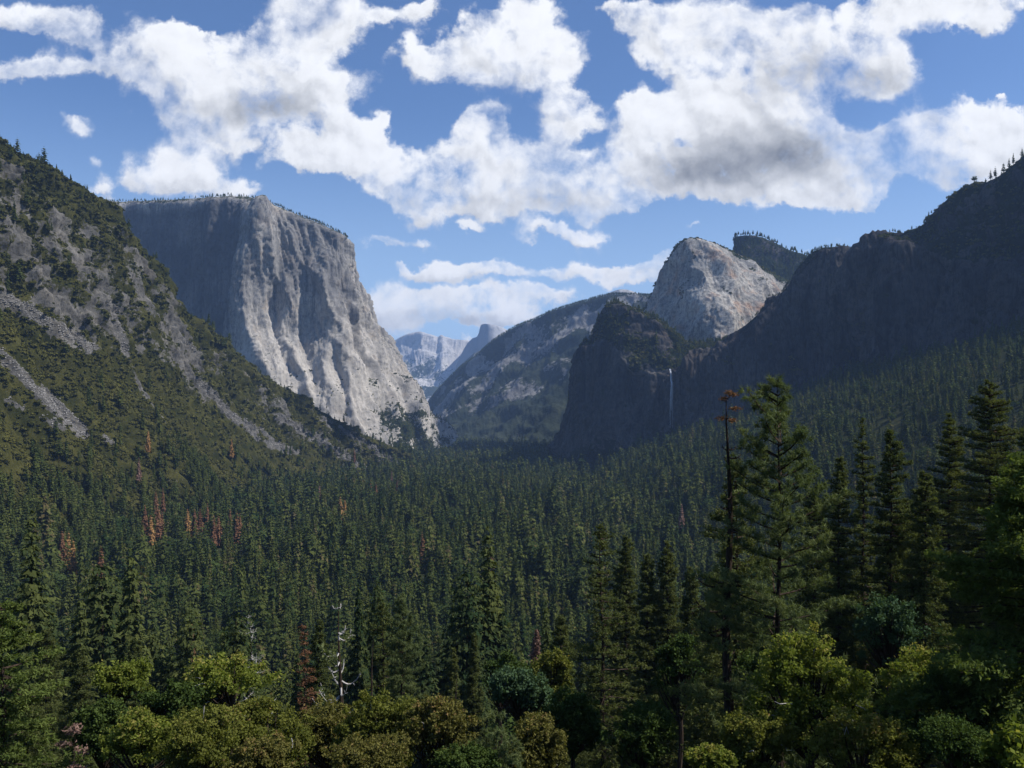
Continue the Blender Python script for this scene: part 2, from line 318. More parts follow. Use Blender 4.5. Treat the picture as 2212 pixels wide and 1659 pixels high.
# ------------------------------------------------------------------ left hillside
# bare rubble chutes on the left hillside, as polylines in the photograph with a half width
SCREE = [([(-20,745),(60,825),(130,888),(180,935)],20),([(10,862),(75,896),(150,932)],6),([(430,825),(490,890),(560,950),(640,978)],9),([(608,905),(680,945),(740,985),(800,1020)],10),
         ([(238,660),(262,730),(272,768)],8),([(700,905),(800,962),(850,1002)],7),([(-20,640),(90,690),(190,755)],20),([(515,905),(580,945),(600,965)],8),([(395,735),(425,760)],8),([(225,945),(250,962)],6)]
def build_hill():
    ridge = [(-1500,-900,640),(-900,-420,820),(-620,-220,980),(-420,-80,1120),(-200,120,1260),(0,296,1400),(60,345,1440),(150,398,1530),(215,445,1600),(262,500,1660),(300,540,1700),(335,596,1740),(365,648,1790),(430,695,1880),(480,730,1950),(560,805,2050),(640,860,2170),(700,895,2250),(780,938,2370),(860,975,2560),(930,1008,2750),(990,1025,2950)]
    cols = []
    for k, (u, v, D) in enumerate(ridge):
        rx, ry, rz = W(u, v, D); fx, fz = -425 + 20 * math.sin(k * 1.3), -172
        fy = ry * .90 - 60
        fx = min(fx + max(0, k - 16) * 9, rx + 140) if k > 16 else fx
        c = []
        H = rz - fz
        for (s, h) in ((0, 0), (.22, .13), (.42, .29), (.58, .46), (.70, .64), (.84, .83), (1, 1)):
            c.append((fx + (rx - fx) * s, fy + (ry - fy) * s ** .8, fz + H * h))
        c.append((rx - 110, ry + 110, rz - 15)); c.append((rx - 420, ry + 340, rz - 180 - .1 * H)); c.append((rx - 700, ry + 600, -200))
        cols.append(c)
    def disp(P, N, tu, tv):
        g = np.clip(tv[None, :] / 6, 0, 1)
        gate = (sstep(g, 0, .12) * (1 - .75 * sstep(g, .94, 1.02)))[..., None]
        # gullies run straight down the fall line, so noise varies along the hill and only slowly across it
        q = np.stack([P[..., 1], P[..., 2] * .22, P[..., 0] * .22], -1)
        gul = fbm(q, 150, 4, .5, 11, True) - .3
        rough = fbm(P, 90, 6, .55, 3)
        cliff = sstep(g, .40, .62) * (1 - sstep(g, .90, 1.0)) * sstep(fbm(P, 240, 3, .5, 21), -.22, .10)
        rug = fbm(P * np.array([1, 1, .55]), 42, 6, .6, 5, True)
        # broken ledges
        z = P[..., 2] + fbm(P, 120, 4, .5, 8) * 60
        led = (np.abs(((z / 34) % 1) - .5) * 2) ** 2
        d = gul * 26 + rough * 14 + quant(fbm(P * np.array([1, 1, .7]), 34, 4, .6, 13), .12) * 26 * sstep(g, .3, .5) + cliff * (rug * 13 + led * 9) + fbm(P, 18, 3, .55, 9) * 3.5
        sil = fbm(P, 60, 5, .6, 31) * 9 * sstep(g, .94, 1.0)
        out = P + N * d[..., None] * gate
        out[..., 2] += sil[:, :] if sil.ndim == 2 else sil
        return out
    def veg(P, N, tu, tv):
        g = np.broadcast_to(np.clip(tv[None, :] / 6, 0, 1.2), P.shape[:2]); k = np.broadcast_to(tu[:, None], P.shape[:2])
        base = 1.03 + fbm(P, 110, 5, .6, 41) * .55 + fbm(P * np.array([1, 1, 1.6]), 30, 4, .6, 45) * .55
        steep = 1 - sstep(N[..., 2], .05, .5)
        rockband = sstep(g, .46, .60) * (1 - sstep(g, .84, .95)) * (1 - .45 * sstep(k, 12, 16))
        base = base - steep * .12 - rockband * (.42 + .95 * fbm(P, 60, 4, .6, 43))
        # scree chutes straight down the slope
        q = np.stack([P[..., 1], P[..., 2] * .10, P[..., 0] * .10], -1)
        ch = fbm(q + 400, 105, 3, .55, 51)
        chute = sstep(ch, .27, .36) * sstep(g, .10, .20) * (1 - sstep(g, .5, .62)) * sstep(fbm(P, 200, 3, .5, 52), -.15, .15)
        qu = CX + P[..., 0] / np.maximum(P[..., 1], 1) * FU; qv = HZ - P[..., 2] / np.maximum(P[..., 1], 1) * FU
        wob = fbm(P, 35, 3, .6, 53) * 14
        for (pl, wd) in SCREE:
            dm = np.full(qu.shape, 1e9)
            for (a, b) in zip(pl[:-1], pl[1:]):
                ax, ay = a; bx, by = b; L2 = (bx - ax) ** 2 + (by - ay) ** 2
                t = np.clip(((qu - ax) * (bx - ax) + (qv - ay) * (by - ay)) / L2, 0, 1)
                dm = np.minimum(dm, np.hypot(qu - ax - t * (bx - ax), qv - ay - t * (by - ay)))
            base = base - 1.6 * (1 - sstep(dm + wob, wd * .35, wd * .9))
        return np.clip(base - chute * .8, 0, 1)
    mountain('hillside', cols, 700, 400, M_hillrock, disp, 'steep brushy hillside with broken rock bands on the left', veg)
build_hill()

# ------------------------------------------------------------------ the great pale cliff on the left
def fluted(amp1, amp2, amp3, s=0, sc=1.0):
    def f(P):
        q = P * np.array([1, 1, .12])
        a = fbm(q, 95 * sc, 4, .5, 61 + s, True); b = fbm(P * np.array([1, 1, .3]), 34 * sc, 5, .55, 71 + s, True); c = fbm(P, 22 * sc, 4, .6, 81 + s)
        pl = quant(fbm(P * np.array([1, 1, .16]) + 31, 100 * sc, 2, .45, 63 + s), .085) * amp1 * 3.4
        pk = quant(fbm(P * np.array([1, 1, .30]) + 77, 36 * sc, 3, .5, 65 + s), .12) * amp2 * 1.6
        return (a - .35) * amp1 * .15 + pl + pk + (b - .3) * amp2 * .12 + c * amp3 * .40
    return f
def build_big_cliff():
    rows_back = lambda u, v, D: [W(u - 30, v + 40, D * 1.35), W(u - 6, v + 6, D * 1.06)]
    def col(top, pts): return [*rows_back(*top), W(*top), *[W(*p) for p in pts]]
    cols = [
     col((60,440,4050), [(60,470,3990),(60,560,3960),(60,700,3950),(60,850,3940),(60,1010,3900)]),
     col((225,438,3800), [(225,475,3750),(230,560,3730),(235,700,3720),(240,850,3700),(240,1010,3650)]),
     col((320,436,3680), [(320,475,3640),(325,570,3620),(330,700,3600),(330,850,3580),(330,1010,3540)]),
     col((420,431,3520), [(420,470,3490),(420,570,3460),(420,700,3440),(420,850,3420),(420,1010,3380)]),
     col((500,425,3420), [(500,450,3360),(490,560,3320),(480,700,3290),(480,850,3260),(490,1010,3180)]),
     col((560,432,3370), [(548,455,3300),(530,560,3240),(515,700,3190),(520,850,3110),(560,1010,2960)]),
     col((620,456,3380), [(612,480,3330),(600,560,3300),(590,700,3260),(600,850,3150),(650,1010,2980)]),
     col((690,484,3420), [(686,510,3380),(680,580,3350),(672,700,3320),(690,850,3220),(730,1010,3060)]),
     col((742,508,3460), [(745,540,3420),(752,610,3400),(758,700,3380),(775,830,3290),(800,1010,3150)]),
     col((748,514,3560), [(754,560,3560),(775,636,3560),(800,720,3540),(830,840,3480),(875,1010,3300)]),
     col((749,518,3700), [(756,590,3740),(800,660,3760),(848,756,3760),(905,862,3700),(985,950,3560)]),
     col((745,524,4000), [(750,600,4050),(790,668,4080),(835,762,4080),(890,870,4050),(960,950,4000)]),
     col((730,540,5000), [(735,620,5000),(760,690,5000),(800,790,5000),(850,880,5000),(900,950,5000)]),
    ]
    fl = fluted(26, 11, 6)
    def disp(P, N, tu, tv):
        g = tv[None, :]
        gate = sstep(g, 1.9, 2.6)
        k = tu[:, None]
        lowf = sstep(g, 4.6, 5.8)
        d = fl(P) * gate * (.55 + .45 * sstep(k, 4.2, 5.2)) * (1 - .45 * lowf)
        xs = (P[..., 0] * .92 + P[..., 1] * .35 + P[..., 2] * .22 + fbm(P, 260, 3, .5, 93) * 150) / 150.0
        saw = xs - np.floor(xs); saw = np.where(saw < .80, 1 - saw / .80, (saw - .80) / .20)
        d = d + saw * 34 * sstep(g, 3.2, 4.8) * sstep(k, 4.8, 5.6) * (1 - .6 * sstep(k, 9.5, 10.5))
        # leaning pillars and dihedrals of the sunlit wall
        q = np.stack([P[..., 0] * .9 + P[..., 2] * .18, P[..., 1] * .5, P[..., 2] * .05], -1)
        d = d + quant(fbm(q, 150, 3, .5, 91), .13) * 60 * gate * sstep(k, 4.5, 5.5)
        d = d + quant(fbm(P * np.array([1, 1, .6]), 14, 2, .5, 95), .15) * 4.5 * gate
        out = P + N * d[..., None]
        out[..., 2] += fbm(P, 45, 4, .6, 97) * 7 * (sstep(g, .8, 1.6) * (1 - sstep(g, 2.3, 3)))
        return out
    def veg(P, N, tu, tv):
        g = tv[None, :]; k = tu[:, None]
        top = (1 - sstep(g, 2.0, 2.35)) * (.42 + fbm(P, 60, 4, .6, 101) * .9) * (1 - .35 * sstep(k, 4.5, 6))
        ledge = sstep(N[..., 2], .45, .8) * .5
        sh = sstep(1.2 - k, -3.5, 0) * .2
        talus = sstep(g + (k - 9.0) * .0, 6.05, 6.45) * sstep(k, 8, 8.8) * (.72 + fbm(P, 60, 4, .6, 103) * 1.2) * (1 - .55 * sstep(k, 9.3, 9.9))
        return np.clip(np.maximum(np.maximum(top, ledge), talus) + sh * 0, 0, 1)
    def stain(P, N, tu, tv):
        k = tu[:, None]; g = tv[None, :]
        w = (1 - sstep(k, 4.2, 5.0)) * sstep(g, 2.3, 2.9) * (.85 + fbm(P, 150, 4, .6, 105) * .6)  # left flank: its shade darkened into the rock colour
        up = sstep(k, 5.6, 6.4) * (1 - sstep(k + fbm(P, 80, 3, .5, 106) * 1.5, 8.2, 9.0)) * (1 - sstep(g + fbm(P, 90, 4, .5, 107) * 2.4, 4.0, 5.2)) * .5  # darker patches on the upper face
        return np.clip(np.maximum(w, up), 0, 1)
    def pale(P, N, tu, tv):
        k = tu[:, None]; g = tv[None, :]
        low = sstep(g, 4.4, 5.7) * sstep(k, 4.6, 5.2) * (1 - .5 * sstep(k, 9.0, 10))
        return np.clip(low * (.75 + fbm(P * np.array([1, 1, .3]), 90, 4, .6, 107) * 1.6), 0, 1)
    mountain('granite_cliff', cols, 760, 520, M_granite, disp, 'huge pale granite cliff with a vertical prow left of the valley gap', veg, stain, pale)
build_big_cliff()

# ------------------------------------------------------------------ right side: cliffs, rock peaks
def build_right():
    def col(top, pts, back=(0, 12, 1.10), back2=(0, 60, 1.5)):
        u, v, D = top
        return [W(u + back2[0], v + back2[1], D * back2[2]), W(u + back[0], v + back[1], D * back[2]), W(*top), *[W(*p) for p in pts]]
    # long shaded wall, from the waterfall gully out past the right edge
    sil = [(1452,800,2330),(1500,772,2300),(1560,737,2270),(1620,694,2240),(1660,655,2220),(1698,622,2200),(1720,583,2190),(1745,553,2180),(1775,538,2170),(1810,534,2160),(1842,544,2150),(1850,585,2160),(1868,562,2110),(1890,518,2080),(1925,503,2060),(1960,508,2040),(2000,498,1990)]
    cols = []
    for (u, v, D) in sil:
        b = 1000 if u < 1500 else 980
        vb = np.interp(u, [1452, 1600, 1800, 2000, 2212], [960, 940, 880, 800, 740]) + 40
        cols.append(col((u, v, D), [(u - 4, v + 14 + (vb - v) * .04, D * .992), (u - 3, v + (vb - v) * .3, D * .982), (u, v + (vb - v) * .62, D * .972), (u, vb, D * .955)], back=(10, 14, 1.07)))
    fl_ = fluted(42, 16, 8, 200)
    def fl(P):
        zz = P[..., 2] + fbm(P, 150, 4, .5, 221) * 90
        return fl_(P) + (np.abs(((zz / 62) % 1) - .5) * 2) ** 3 * 7 + (fbm(P * np.array([1, 1, .5]), 45, 5, .6, 222, True) - .3) * 9
    def disp(P, N, tu, tv):
        g = tv[None, :]; gate = sstep(g, 1.9, 2.6)
        d = fl(P) * gate * .8 + (fbm(P * np.array([1, 1, .25]), 260, 3, .5, 207)) * 70 * sstep(g, 2.5, 3.5) + fbm(P, 10, 2, .5, 209) * 2.2 * gate
        out = P + N * d[..., None]
        out[..., 2] += fbm(P, 38, 5, .6, 211) * 7 * (1 - sstep(g, 2.3, 3))
        return out
    def veg(P, N, tu, tv):
        g = tv[None, :]
        return np.clip((1 - sstep(g, 2.0, 2.5)) * (.7 + fbm(P, 60, 4, .6, 213)) + sstep(N[..., 2], .4, .7) * .45 + sstep(g, 5.4, 6) * .7 + (fbm(P, 70, 5, .65, 217) * 1.3 + .06) * sstep(g, 2.4, 3) , 0, 1)
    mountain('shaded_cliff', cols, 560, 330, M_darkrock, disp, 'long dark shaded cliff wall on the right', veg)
    # the higher rocky shoulder at the right edge with its own brushy ledge
    sil = [(1900,506,2040),(1950,502,1985),(1985,494,1960),(2008,466,1930),(2035,442,1900),(2062,420,1880),(2100,402,1850),(2135,395,1820),(2165,380,1790),(2212,345,1750),(2290,300,1690),(2420,240,1600),(2650,130,1480)]
    cols = []
    for (u, v, D) in sil:
        lv = np.interp(u, [1900, 1990, 2080, 2212, 2400, 2650], [512, 530, 560, 600, 640, 700]); vb = np.interp(u, [1900, 2000, 2212, 2650], [830, 800, 740, 700]) + 45
        cols.append(col((u, v, D), [(u + 2, v + (lv - v) * .5, D * .985), (u, lv, D * .955), (u, lv + (vb - lv) * .12, D * .945), (u, lv + (vb - lv) * .55, D * .93), (u, vb, D * .90)], back=(8, 12, 1.07)))
    def veg2(P, N, tu, tv):
        g = tv[None, :]; k = tu[:, None]
        up = (1 - sstep(g, 3.9, 4.25)) * (.62 + fbm(P, 45, 5, .6, 223) * 1.2)
        return np.clip(np.maximum(up, sstep(N[..., 2], .45, .7) * .5) + sstep(g, 6.5, 7) * .7 + (fbm(P, 70, 5, .65, 217) * 1.3 + .06) * sstep(g, 4.2, 4.6), 0, 1)
    def disp2(P, N, tu, tv):
        g = tv[None, :]; gate = sstep(g, 1.9, 2.6)
        up = 1 - sstep(g, 3.6, 4.4)
        d = fl(P) * .7 * sstep(g, 3.8, 4.6) + (fbm(P, 50, 5, .6, 227, True) - .3) * 16 * gate * up + fbm(P * np.array([1, 1, .25]), 240, 3, .5, 207) * 60 * sstep(g, 4.3, 5.3) + fbm(P, 10, 2, .5, 209) * 2.2 * gate
        out = P + N * d[..., None]; out[..., 2] += fbm(P, 38, 5, .6, 229) * 9 * (1 - sstep(g, 2.3, 3))
        return out
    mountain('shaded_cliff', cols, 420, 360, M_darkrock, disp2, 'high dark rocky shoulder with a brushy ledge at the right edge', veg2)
    # lower rock beside the waterfall
    sil = [(1180,1000,2900,0),(1206,945,2760,0),(1222,895,2700,0),(1232,850,2680,0),(1244,790,2660,1),(1258,742,2640,1),(1274,733,2620,1),(1290,692,2600,1),(1306,664,2580,1),(1330,656,2560,1),(1370,668,2530,1),(1402,684,2510,1),(1440,706,2490,1),(1480,738,2500,1),(1520,742,2560,1),(1580,735,2640,1)]
    cols = []
    for (u, v, D, f) in sil:
        # brush slope drops to the lip of the wall, then the wall drops to the forest
        lu = u + (12 if f else 6); lip = np.interp(u, [1180, 1222, 1258, 1300, 1340, 1400, 1440, 1580], [1002, 900, 752, 735, 790, 800, 800, 806])
        Dl = D * (.975 if u < 1310 else .945)
        vb = 985
        cols.append(col((u, v, D), [(u + (lu - u) * .3, v + (lip - v) * .35, D + (Dl - D) * .35), (lu, lip, Dl), (lu + 2, lip + (vb - lip) * .10, Dl * .995), (u + 6, lip + (vb - lip) * .5, Dl * .985), (u + 2, vb, Dl * .955)], back=(12, 14, 1.07), back2=(30, 80, 1.25)))
    fl3 = fluted(26, 12, 6, 300)
    def disp3(P, N, tu, tv):
        g = tv[None, :]; wall = sstep(g, 4.0, 4.6); up = 1 - wall
        d = fl3(P) * wall * .8 + ((fbm(P, 60, 5, .6, 303, True) - .3) * 14 + fbm(P, 130, 4, .5, 305) * 22) * up * sstep(g, 1.9, 2.5) + fbm(P, 10, 2, .5, 307) * 2.2
        out = P + N * d[..., None]; out[..., 2] += fbm(P, 34, 5, .6, 309) * 7 * (1 - sstep(g, 2.3, 3))
        return out
    def veg3(P, N, tu, tv):
        g = tv[None, :]; k = tu[:, None]
        up = (1 - sstep(g, 3.7, 4.15)) * (.66 + fbm(P, 55, 5, .6, 313) * 1.1 + .15 * sstep(k, 11, 13))
        rocky = sstep(k, 8.8, 9.8) * (1 - sstep(k, 11.6, 13)) * sstep(g, 2.1, 2.4) * (1 - sstep(g, 3.0, 3.4)) * .5
        return np.clip(np.maximum(up - rocky, fbm(P, 50, 4, .6, 315) * 1.1 + .12) + sstep(g, 6.4, 7) * .6, 0, 1)
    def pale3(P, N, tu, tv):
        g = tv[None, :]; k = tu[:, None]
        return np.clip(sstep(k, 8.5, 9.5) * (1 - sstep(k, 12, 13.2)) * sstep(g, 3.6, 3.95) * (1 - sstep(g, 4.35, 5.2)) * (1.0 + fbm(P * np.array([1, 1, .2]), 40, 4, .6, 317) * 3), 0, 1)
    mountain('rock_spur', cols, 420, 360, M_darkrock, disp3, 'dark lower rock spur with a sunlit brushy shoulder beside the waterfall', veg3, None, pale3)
    # sunlit rock peak
    sil = [(1375,720,3150),(1392,668,3150),(1412,628,3140),(1432,588,3130),(1446,560,3110),(1454,540,3090),(1468,524,3070),(1492,516,3050),(1530,522,3060),(1575,542,3090),(1620,562,3120),(1665,590,3150),(1710,612,3180),(1760,640,3200)]
    cols = []
    for k, (u, v, D) in enumerate(sil):
        vb = 860; L = sstep(k, 5.5, 9)                          # right of the arete the face lies back and catches the sun
        cols.append(col((u, v, D), [
            (u + 6 + 8 * L, v + 26, D * (.985 - .01 * L)), (u + 8 + 6 * L, v + (vb - v) * .33, D * (.96 - .045 * L)), (u + 10, v + (vb - v) * .62, D * (.935 - .065 * L)), (u + 6, vb, D * (.905 - .075 * L))], back=(14, 16, 1.06), back2=(50, 100, 1.3)))
    fl4 = fluted(11, 6, 5, 400, 1.1)
    def disp4(P, N, tu, tv):
        g = tv[None, :]; gate = sstep(g, 1.9, 2.7)
        xs = (P[..., 0] * .5 - P[..., 2] * .42 + P[..., 1] * .3 + fbm(P, 180, 3, .5, 405) * 50) / 70.0; saw = np.abs(xs - np.floor(xs) - .5) * 2
        d = fl4(P) * gate * .9 + (saw ** 2) * 13 * gate + fbm(P, 160, 3, .5, 403) * 28 * gate + fbm(P, 10, 2, .5, 407) * 2.4 * gate
        out = P + N * d[..., None]; out[..., 2] += fbm(P, 30, 5, .6, 409) * 8 * (1 - sstep(g, 2.3, 3))
        return out
    def veg4(P, N, tu, tv):
        g = tv[None, :]; k = tu[:, None]
        return np.clip((1 - sstep(g, 2.1, 2.8)) * (.6 + fbm(P, 50, 5, .6, 413) * 1.0) + sstep(g, 5.1, 5.6) * .9 + sstep(fbm(P, 80, 5, .62, 415), .16, .3) * .5, 0, 1)
    mountain('rock_peak', cols, 460, 340, M_brightrock, disp4, 'sunlit grey and tan granite peak above the waterfall', veg4)
    # dark wooded spire behind it
    sil = [(1560,640,3650),(1584,600,3640),(1587,560,3630),(1588,525,3620),(1592,512,3600),(1625,510,3580),(1662,522,3560),(1700,541,3540),(1735,552,3520),(1790,585,3500),(1850,620,3480)]
    cols = [col((u, v, D), [(u, v + 20, D * .985), (u, v + (800 - v) * .5, D * .93), (u, 800, D * .88)], back=(16, 14, 1.06), back2=(40, 120, 1.3)) for (u, v, D) in sil]
    def disp5(P, N, tu, tv):
        g = tv[None, :]; out = P + N * ((fbm(P, 70, 5, .6, 501, True) - .3) * 18 * sstep(g, 1.9, 2.8))[..., None]
        out[..., 2] += fbm(P, 30, 5, .6, 503) * 9 * (1 - sstep(g, 2.3, 3)); return out
    mountain('rock_peak', cols, 200, 160, M_darkrock, disp5, 'dark wooded spire with a squared top behind the sunlit peak', lambda P, N, a, b: np.clip(.62 + fbm(P, 60, 5, .6, 505) * .9, 0, 1))
build_right()

# ------------------------------------------------------------------ far ridges
def ridge_wall(name, sil, base, mat, label, nu, nv, amp, vegf, s, lean=.80, palef=None, shift=0, flsc=1.0, shadef=None):
    cols = []
    for (u, v, D) in sil:
        c = [W(u + 10, v + 60, D * 1.5), W(u + 3, v + 8, D * 1.08), W(u, v, D)]
        for t in (.06, .3, .6, 1.0): c.append(W(u + shift * t, v + (base - v) * t, D * (1 - (1 - lean) * t ** 1.1)))
        cols.append(c)
    def disp(P, N, tu, tv):
        g = tv[None, :]; gate = sstep(g, 1.9, 2.8)
        d = ((fbm(P * np.array([1, 1, .35]), 420 * flsc, 6, .55, s, True) - .3) * amp + fbm(P, 900 * flsc, 3, .5, s + 3) * amp * 1.3) * gate
        out = P + N * d[..., None]; out[..., 2] += fbm(P, 160 * flsc, 5, .6, s + 5) * amp * .25 * (1 - sstep(g, 2.2, 3)); return out
    mountain(name, cols, nu, nv, mat, disp, label, vegf, shadef, palef)
ridge_wall('ridge', [(900,905,6900),(925,868,6800),(950,838,6700),(985,803,6600),(1020,775,6500),(1060,742,6400),(1105,712,6300),(1150,692,6200),(1200,672,6100),(1250,656,6000),(1300,642,5950),(1350,637,5900),(1400,640,5850),(1450,645,5800),(1500,650,5700)],
   985, M_farrock, 'long hazy blue forested ridge closing the valley in the middle distance', 380, 220, 75,
   lambda P, N, tu, tv: np.clip(.56 + fbm(P, 260, 5, .62, 603) * 1.3 - sstep(fbm(P, 500, 4, .6, 605), .08, .3) * .35 + (1 - sstep(tv[None, :], 2, 2.7)) * .4 + sstep(tv[None, :], 4.6, 5.3) * .6, 0, 1), 601, lean=.74)
ridge_wall('dome', [(1270,668,8200),(1296,645,8150),(1318,632,8100),(1342,625,8050),(1366,629,8050),(1390,641,8100),(1420,665,8150)],
   760, M_farpale, 'small pale rounded granite dome above the hazy ridge', 110, 80, 22, lambda P, N, tu, tv: np.clip(.30 + fbm(P, 260, 4, .6, 613) * .6, 0, 1), 611, lean=.93, flsc=.6)
ridge_wall('dome', [(985,790,13400),(1003,752,13350),(1018,733,13300),(1030,727,13300),(1035,716,13290),(1038,704,13250),(1044,700,13100),(1056,700,12950),(1075,704,12950),(1092,711,13000),(1106,722,13100),(1125,745,13200),(1150,790,13300)],
   900, M_farpale, 'distant granite dome with a sheer shaded face and a rounded sunlit back', 200, 130, 11, lambda P, N, tu, tv: np.clip(.10 + sstep(tv[None, :], 4.2, 5) * .5 + fbm(P, 500, 4, .6, 623) * .5, 0, 1), 621, lean=.90, flsc=1.0,
   shadef=lambda P, N, tu, tv: np.clip(1 - sstep(tu[:, None] - tv[None, :] * .55, 5.2, 6.2), 0, 1) * np.ones(P.shape[:2]))  # shade of the sheer face painted into the rock colour
ridge_wall('mountain', [(800,770,15500),(830,748,15400),(858,732,15300),(884,721,15200),(906,716,15100),(925,722,15050),(945,728,15000),(952,724,14950),(962,727,14900),(985,734,14850),(1012,738,14800),(1050,745,14700),(1100,760,14600)],
   930, M_farpale, 'farthest pale granite mountain fading into blue haze', 240, 170, 170, lambda P, N, tu, tv: np.clip(.22 + fbm(P, 1100, 5, .6, 633) * 1.2 + sstep(tv[None, :], 4.6, 6) * .3, 0, 1), 631, lean=.72, flsc=2.2)
ridge_wall('ridge', [(860,985,9600),(880,948,9500),(900,915,9400),(925,880,9300),(950,845,9200),(975,812,9100),(1000,785,9000),(1030,760,8900),(1080,745,8800)],
   940, M_farrock, 'hazy blue ridge slanting down in front of the farthest mountain', 160, 110, 60, lambda P, N, tu, tv: np.clip(.5 + fbm(P, 400, 5, .6, 643) * 1.0, 0, 1), 641, lean=.80)
# ------------------------------------------------------------------ foliage materials
def leaf_material(name, c1, c2, c3=None, trans=.25, gloss=.0, hue_obj=.25, clump=0.0):
    """c1 .. c2: range of leaf colour over the faces; bark where tint > 1.5"""
    m = bpy.data.materials.new(name); m.use_nodes = True; g = NG(m.node_tree); g.n.clear()
    t = g.attr('tint'); oi = g.n.new('ShaderNodeObjectInfo').outputs['Random']
    f = g.m('ADD', t, g.m('MULTIPLY', g.m('SUBTRACT', oi, .5), hue_obj))
    col = g.mix(g.mr(f, 0, 1), c1, c2)
    if c3: col = g.mix(g.mr(f, .86, .93), col, c3)
    col = g.mix(g.m('GREATER_THAN', t, 1.5), col, (.060, .045, .035))
    d = g.n.new('ShaderNodeBsdfDiffuse'); g.link(col, d.inputs[0])
    tr = g.n.new('ShaderNodeBsdfTranslucent'); g.link(g.mix(1.0, col, (1.25, 1.3, .55), 'MULTIPLY'), tr.inputs[0])
    mx = g.n.new('ShaderNodeMixShader'); mx.inputs[0].default_value = trans; g.link(d.outputs[0], mx.inputs[1]); g.link(tr.outputs[0], mx.inputs[2])
    out = mx.outputs[0]
    if gloss:
        gl = g.n.new('ShaderNodeBsdfGlossy'); gl.inputs['Roughness'].default_value = .45; gl.inputs[0].default_value = (.8, .85, .9, 1)
        m2 = g.n.new('ShaderNodeMixShader'); m2.inputs[0].default_value = gloss; g.link(out, m2.inputs[1]); g.link(gl.outputs[0], m2.inputs[2]); out = m2.outputs[0]
    o = g.n.new('ShaderNodeOutputMaterial'); g.link(out, o.inputs[0]); return m
def bark_material(name, c1, c2):
    m = bpy.data.materials.new(name); m.use_nodes = True; g = NG(m.node_tree); g.n.clear()
    P = g.n.new('ShaderNodeNewGeometry').outputs['Position']
    n = g.noise(g.v('MULTIPLY', P, (6, 6, 1.2)), 1.0, 6, .65)
    col = g.mix(g.mr(n, .38, .62), c1, c2)
    d = g.n.new('ShaderNodeBsdfDiffuse'); g.link(col, d.inputs[0])
    bp = g.n.new('ShaderNodeBump'); bp.inputs['Distance'].default_value = .05; g.link(n, bp.inputs['Height']); g.link(bp.outputs[0], d.inputs['Normal'])
    o = g.n.new('ShaderNodeOutputMaterial'); g.link(d.outputs[0], o.inputs[0]); return m
M_conifer = leaf_material('conifer_needles', (.024, .042, .019), (.095, .108, .034), hue_obj=.6)
M_conifer_mass = leaf_material('forest_needles', (.022, .040, .015), (.118, .130, .035), (.115, .095, .045), hue_obj=0)
M_pine = leaf_material('pine_needles', (.045, .074, .032), (.170, .190, .080), trans=.3)
M_sunpine = leaf_material('sunlit_pine_needles', (.045, .075, .022), (.135, .165, .045), trans=.35)
M_dead = leaf_material('rusty_needles', (.125, .064, .038), (.215, .118, .064), hue_obj=.5, trans=.15)
M_pinkdead = leaf_material('faded_needles', (.15, .085, .065), (.24, .16, .13), trans=.1)
M_oak = leaf_material('oak_leaves', (.055, .080, .016), (.195, .225, .045), (.28, .25, .07), trans=.4)
M_olive = leaf_material('live_oak_leaves', (.055, .060, .018), (.165, .150, .045), (.20, .135, .055), trans=.3)
M_olive_green = leaf_material('oak_brush_leaves', (.055, .070, .016), (.190, .195, .045), (.23, .17, .06), trans=.35)
M_bluegreen = leaf_material('laurel_leaves', (.030, .062, .032), (.085, .130, .065), trans=.25)
M_brush = leaf_material('brush_leaves', (.034, .041, .013), (.115, .110, .032), trans=.15, hue_obj=0)
M_bark = bark_material('dark_bark', (.022, .017, .014), (.065, .048, .036))
M_bare = bark_material('bleached_wood', (.26, .245, .23), (.42, .40, .38))

# ------------------------------------------------------------------ geometry pieces
def rotz(a): c, s = math.cos(a), math.sin(a); return np.array([[c, -s, 0], [s, c, 0], [0, 0, 1.0]])
def tube(pts, rad, n=5):
    pts = np.asarray(pts, float); rad = np.asarray(rad, float)
    t = np.gradient(pts, axis=0); t /= np.linalg.norm(t, axis=1, keepdims=True) + 1e-9
    up = np.where(np.abs(t[:, 2:3]) > .9, np.array([[1.0, 0, 0]]), np.array([[0, 0, 1.0]]))
    a = np.cross(t, up); a /= np.linalg.norm(a, axis=1, keepdims=True) + 1e-9; b = np.cross(t, a)
    th = np.arange(n) * 2 * math.pi / n
    V = pts[:, None] + rad[:, None, None] * (a[:, None] * np.cos(th)[None, :, None] + b[:, None] * np.sin(th)[None, :, None])
    m = len(pts); F = []
    i = np.arange(m - 1)[:, None] * n; j = np.arange(n)[None]; k = (j + 1) % n
    q = np.stack([i + j, i + k, i + n + k, i + n + j], -1).reshape(-1, 4)
    T = np.concatenate([q[:, [0, 1, 2]], q[:, [0, 2, 3]]])
    return V.reshape(-1, 3), T
class Bag:
    def __init__(s): s.V, s.T, s.A, s.n = [], [], [], 0
    def add(s, V, T, tint=0.5):
        s.V.append(V); s.T.append(T + s.n); s.n += len(V); s.A.append(np.broadcast_to(np.asarray(tint, float), (len(T),)))
    def arrays(s): return np.concatenate(s.V), np.concatenate(s.T), np.concatenate(s.A)
    def build(s, name, mat, parent=None):
        V, T, A = s.arrays(); return make_mesh(name, V, T, mat, parent, {'tint': ('FACE', A)})
def unit(v): return v / (np.linalg.norm(v, axis=-1, keepdims=True) + 1e-9)
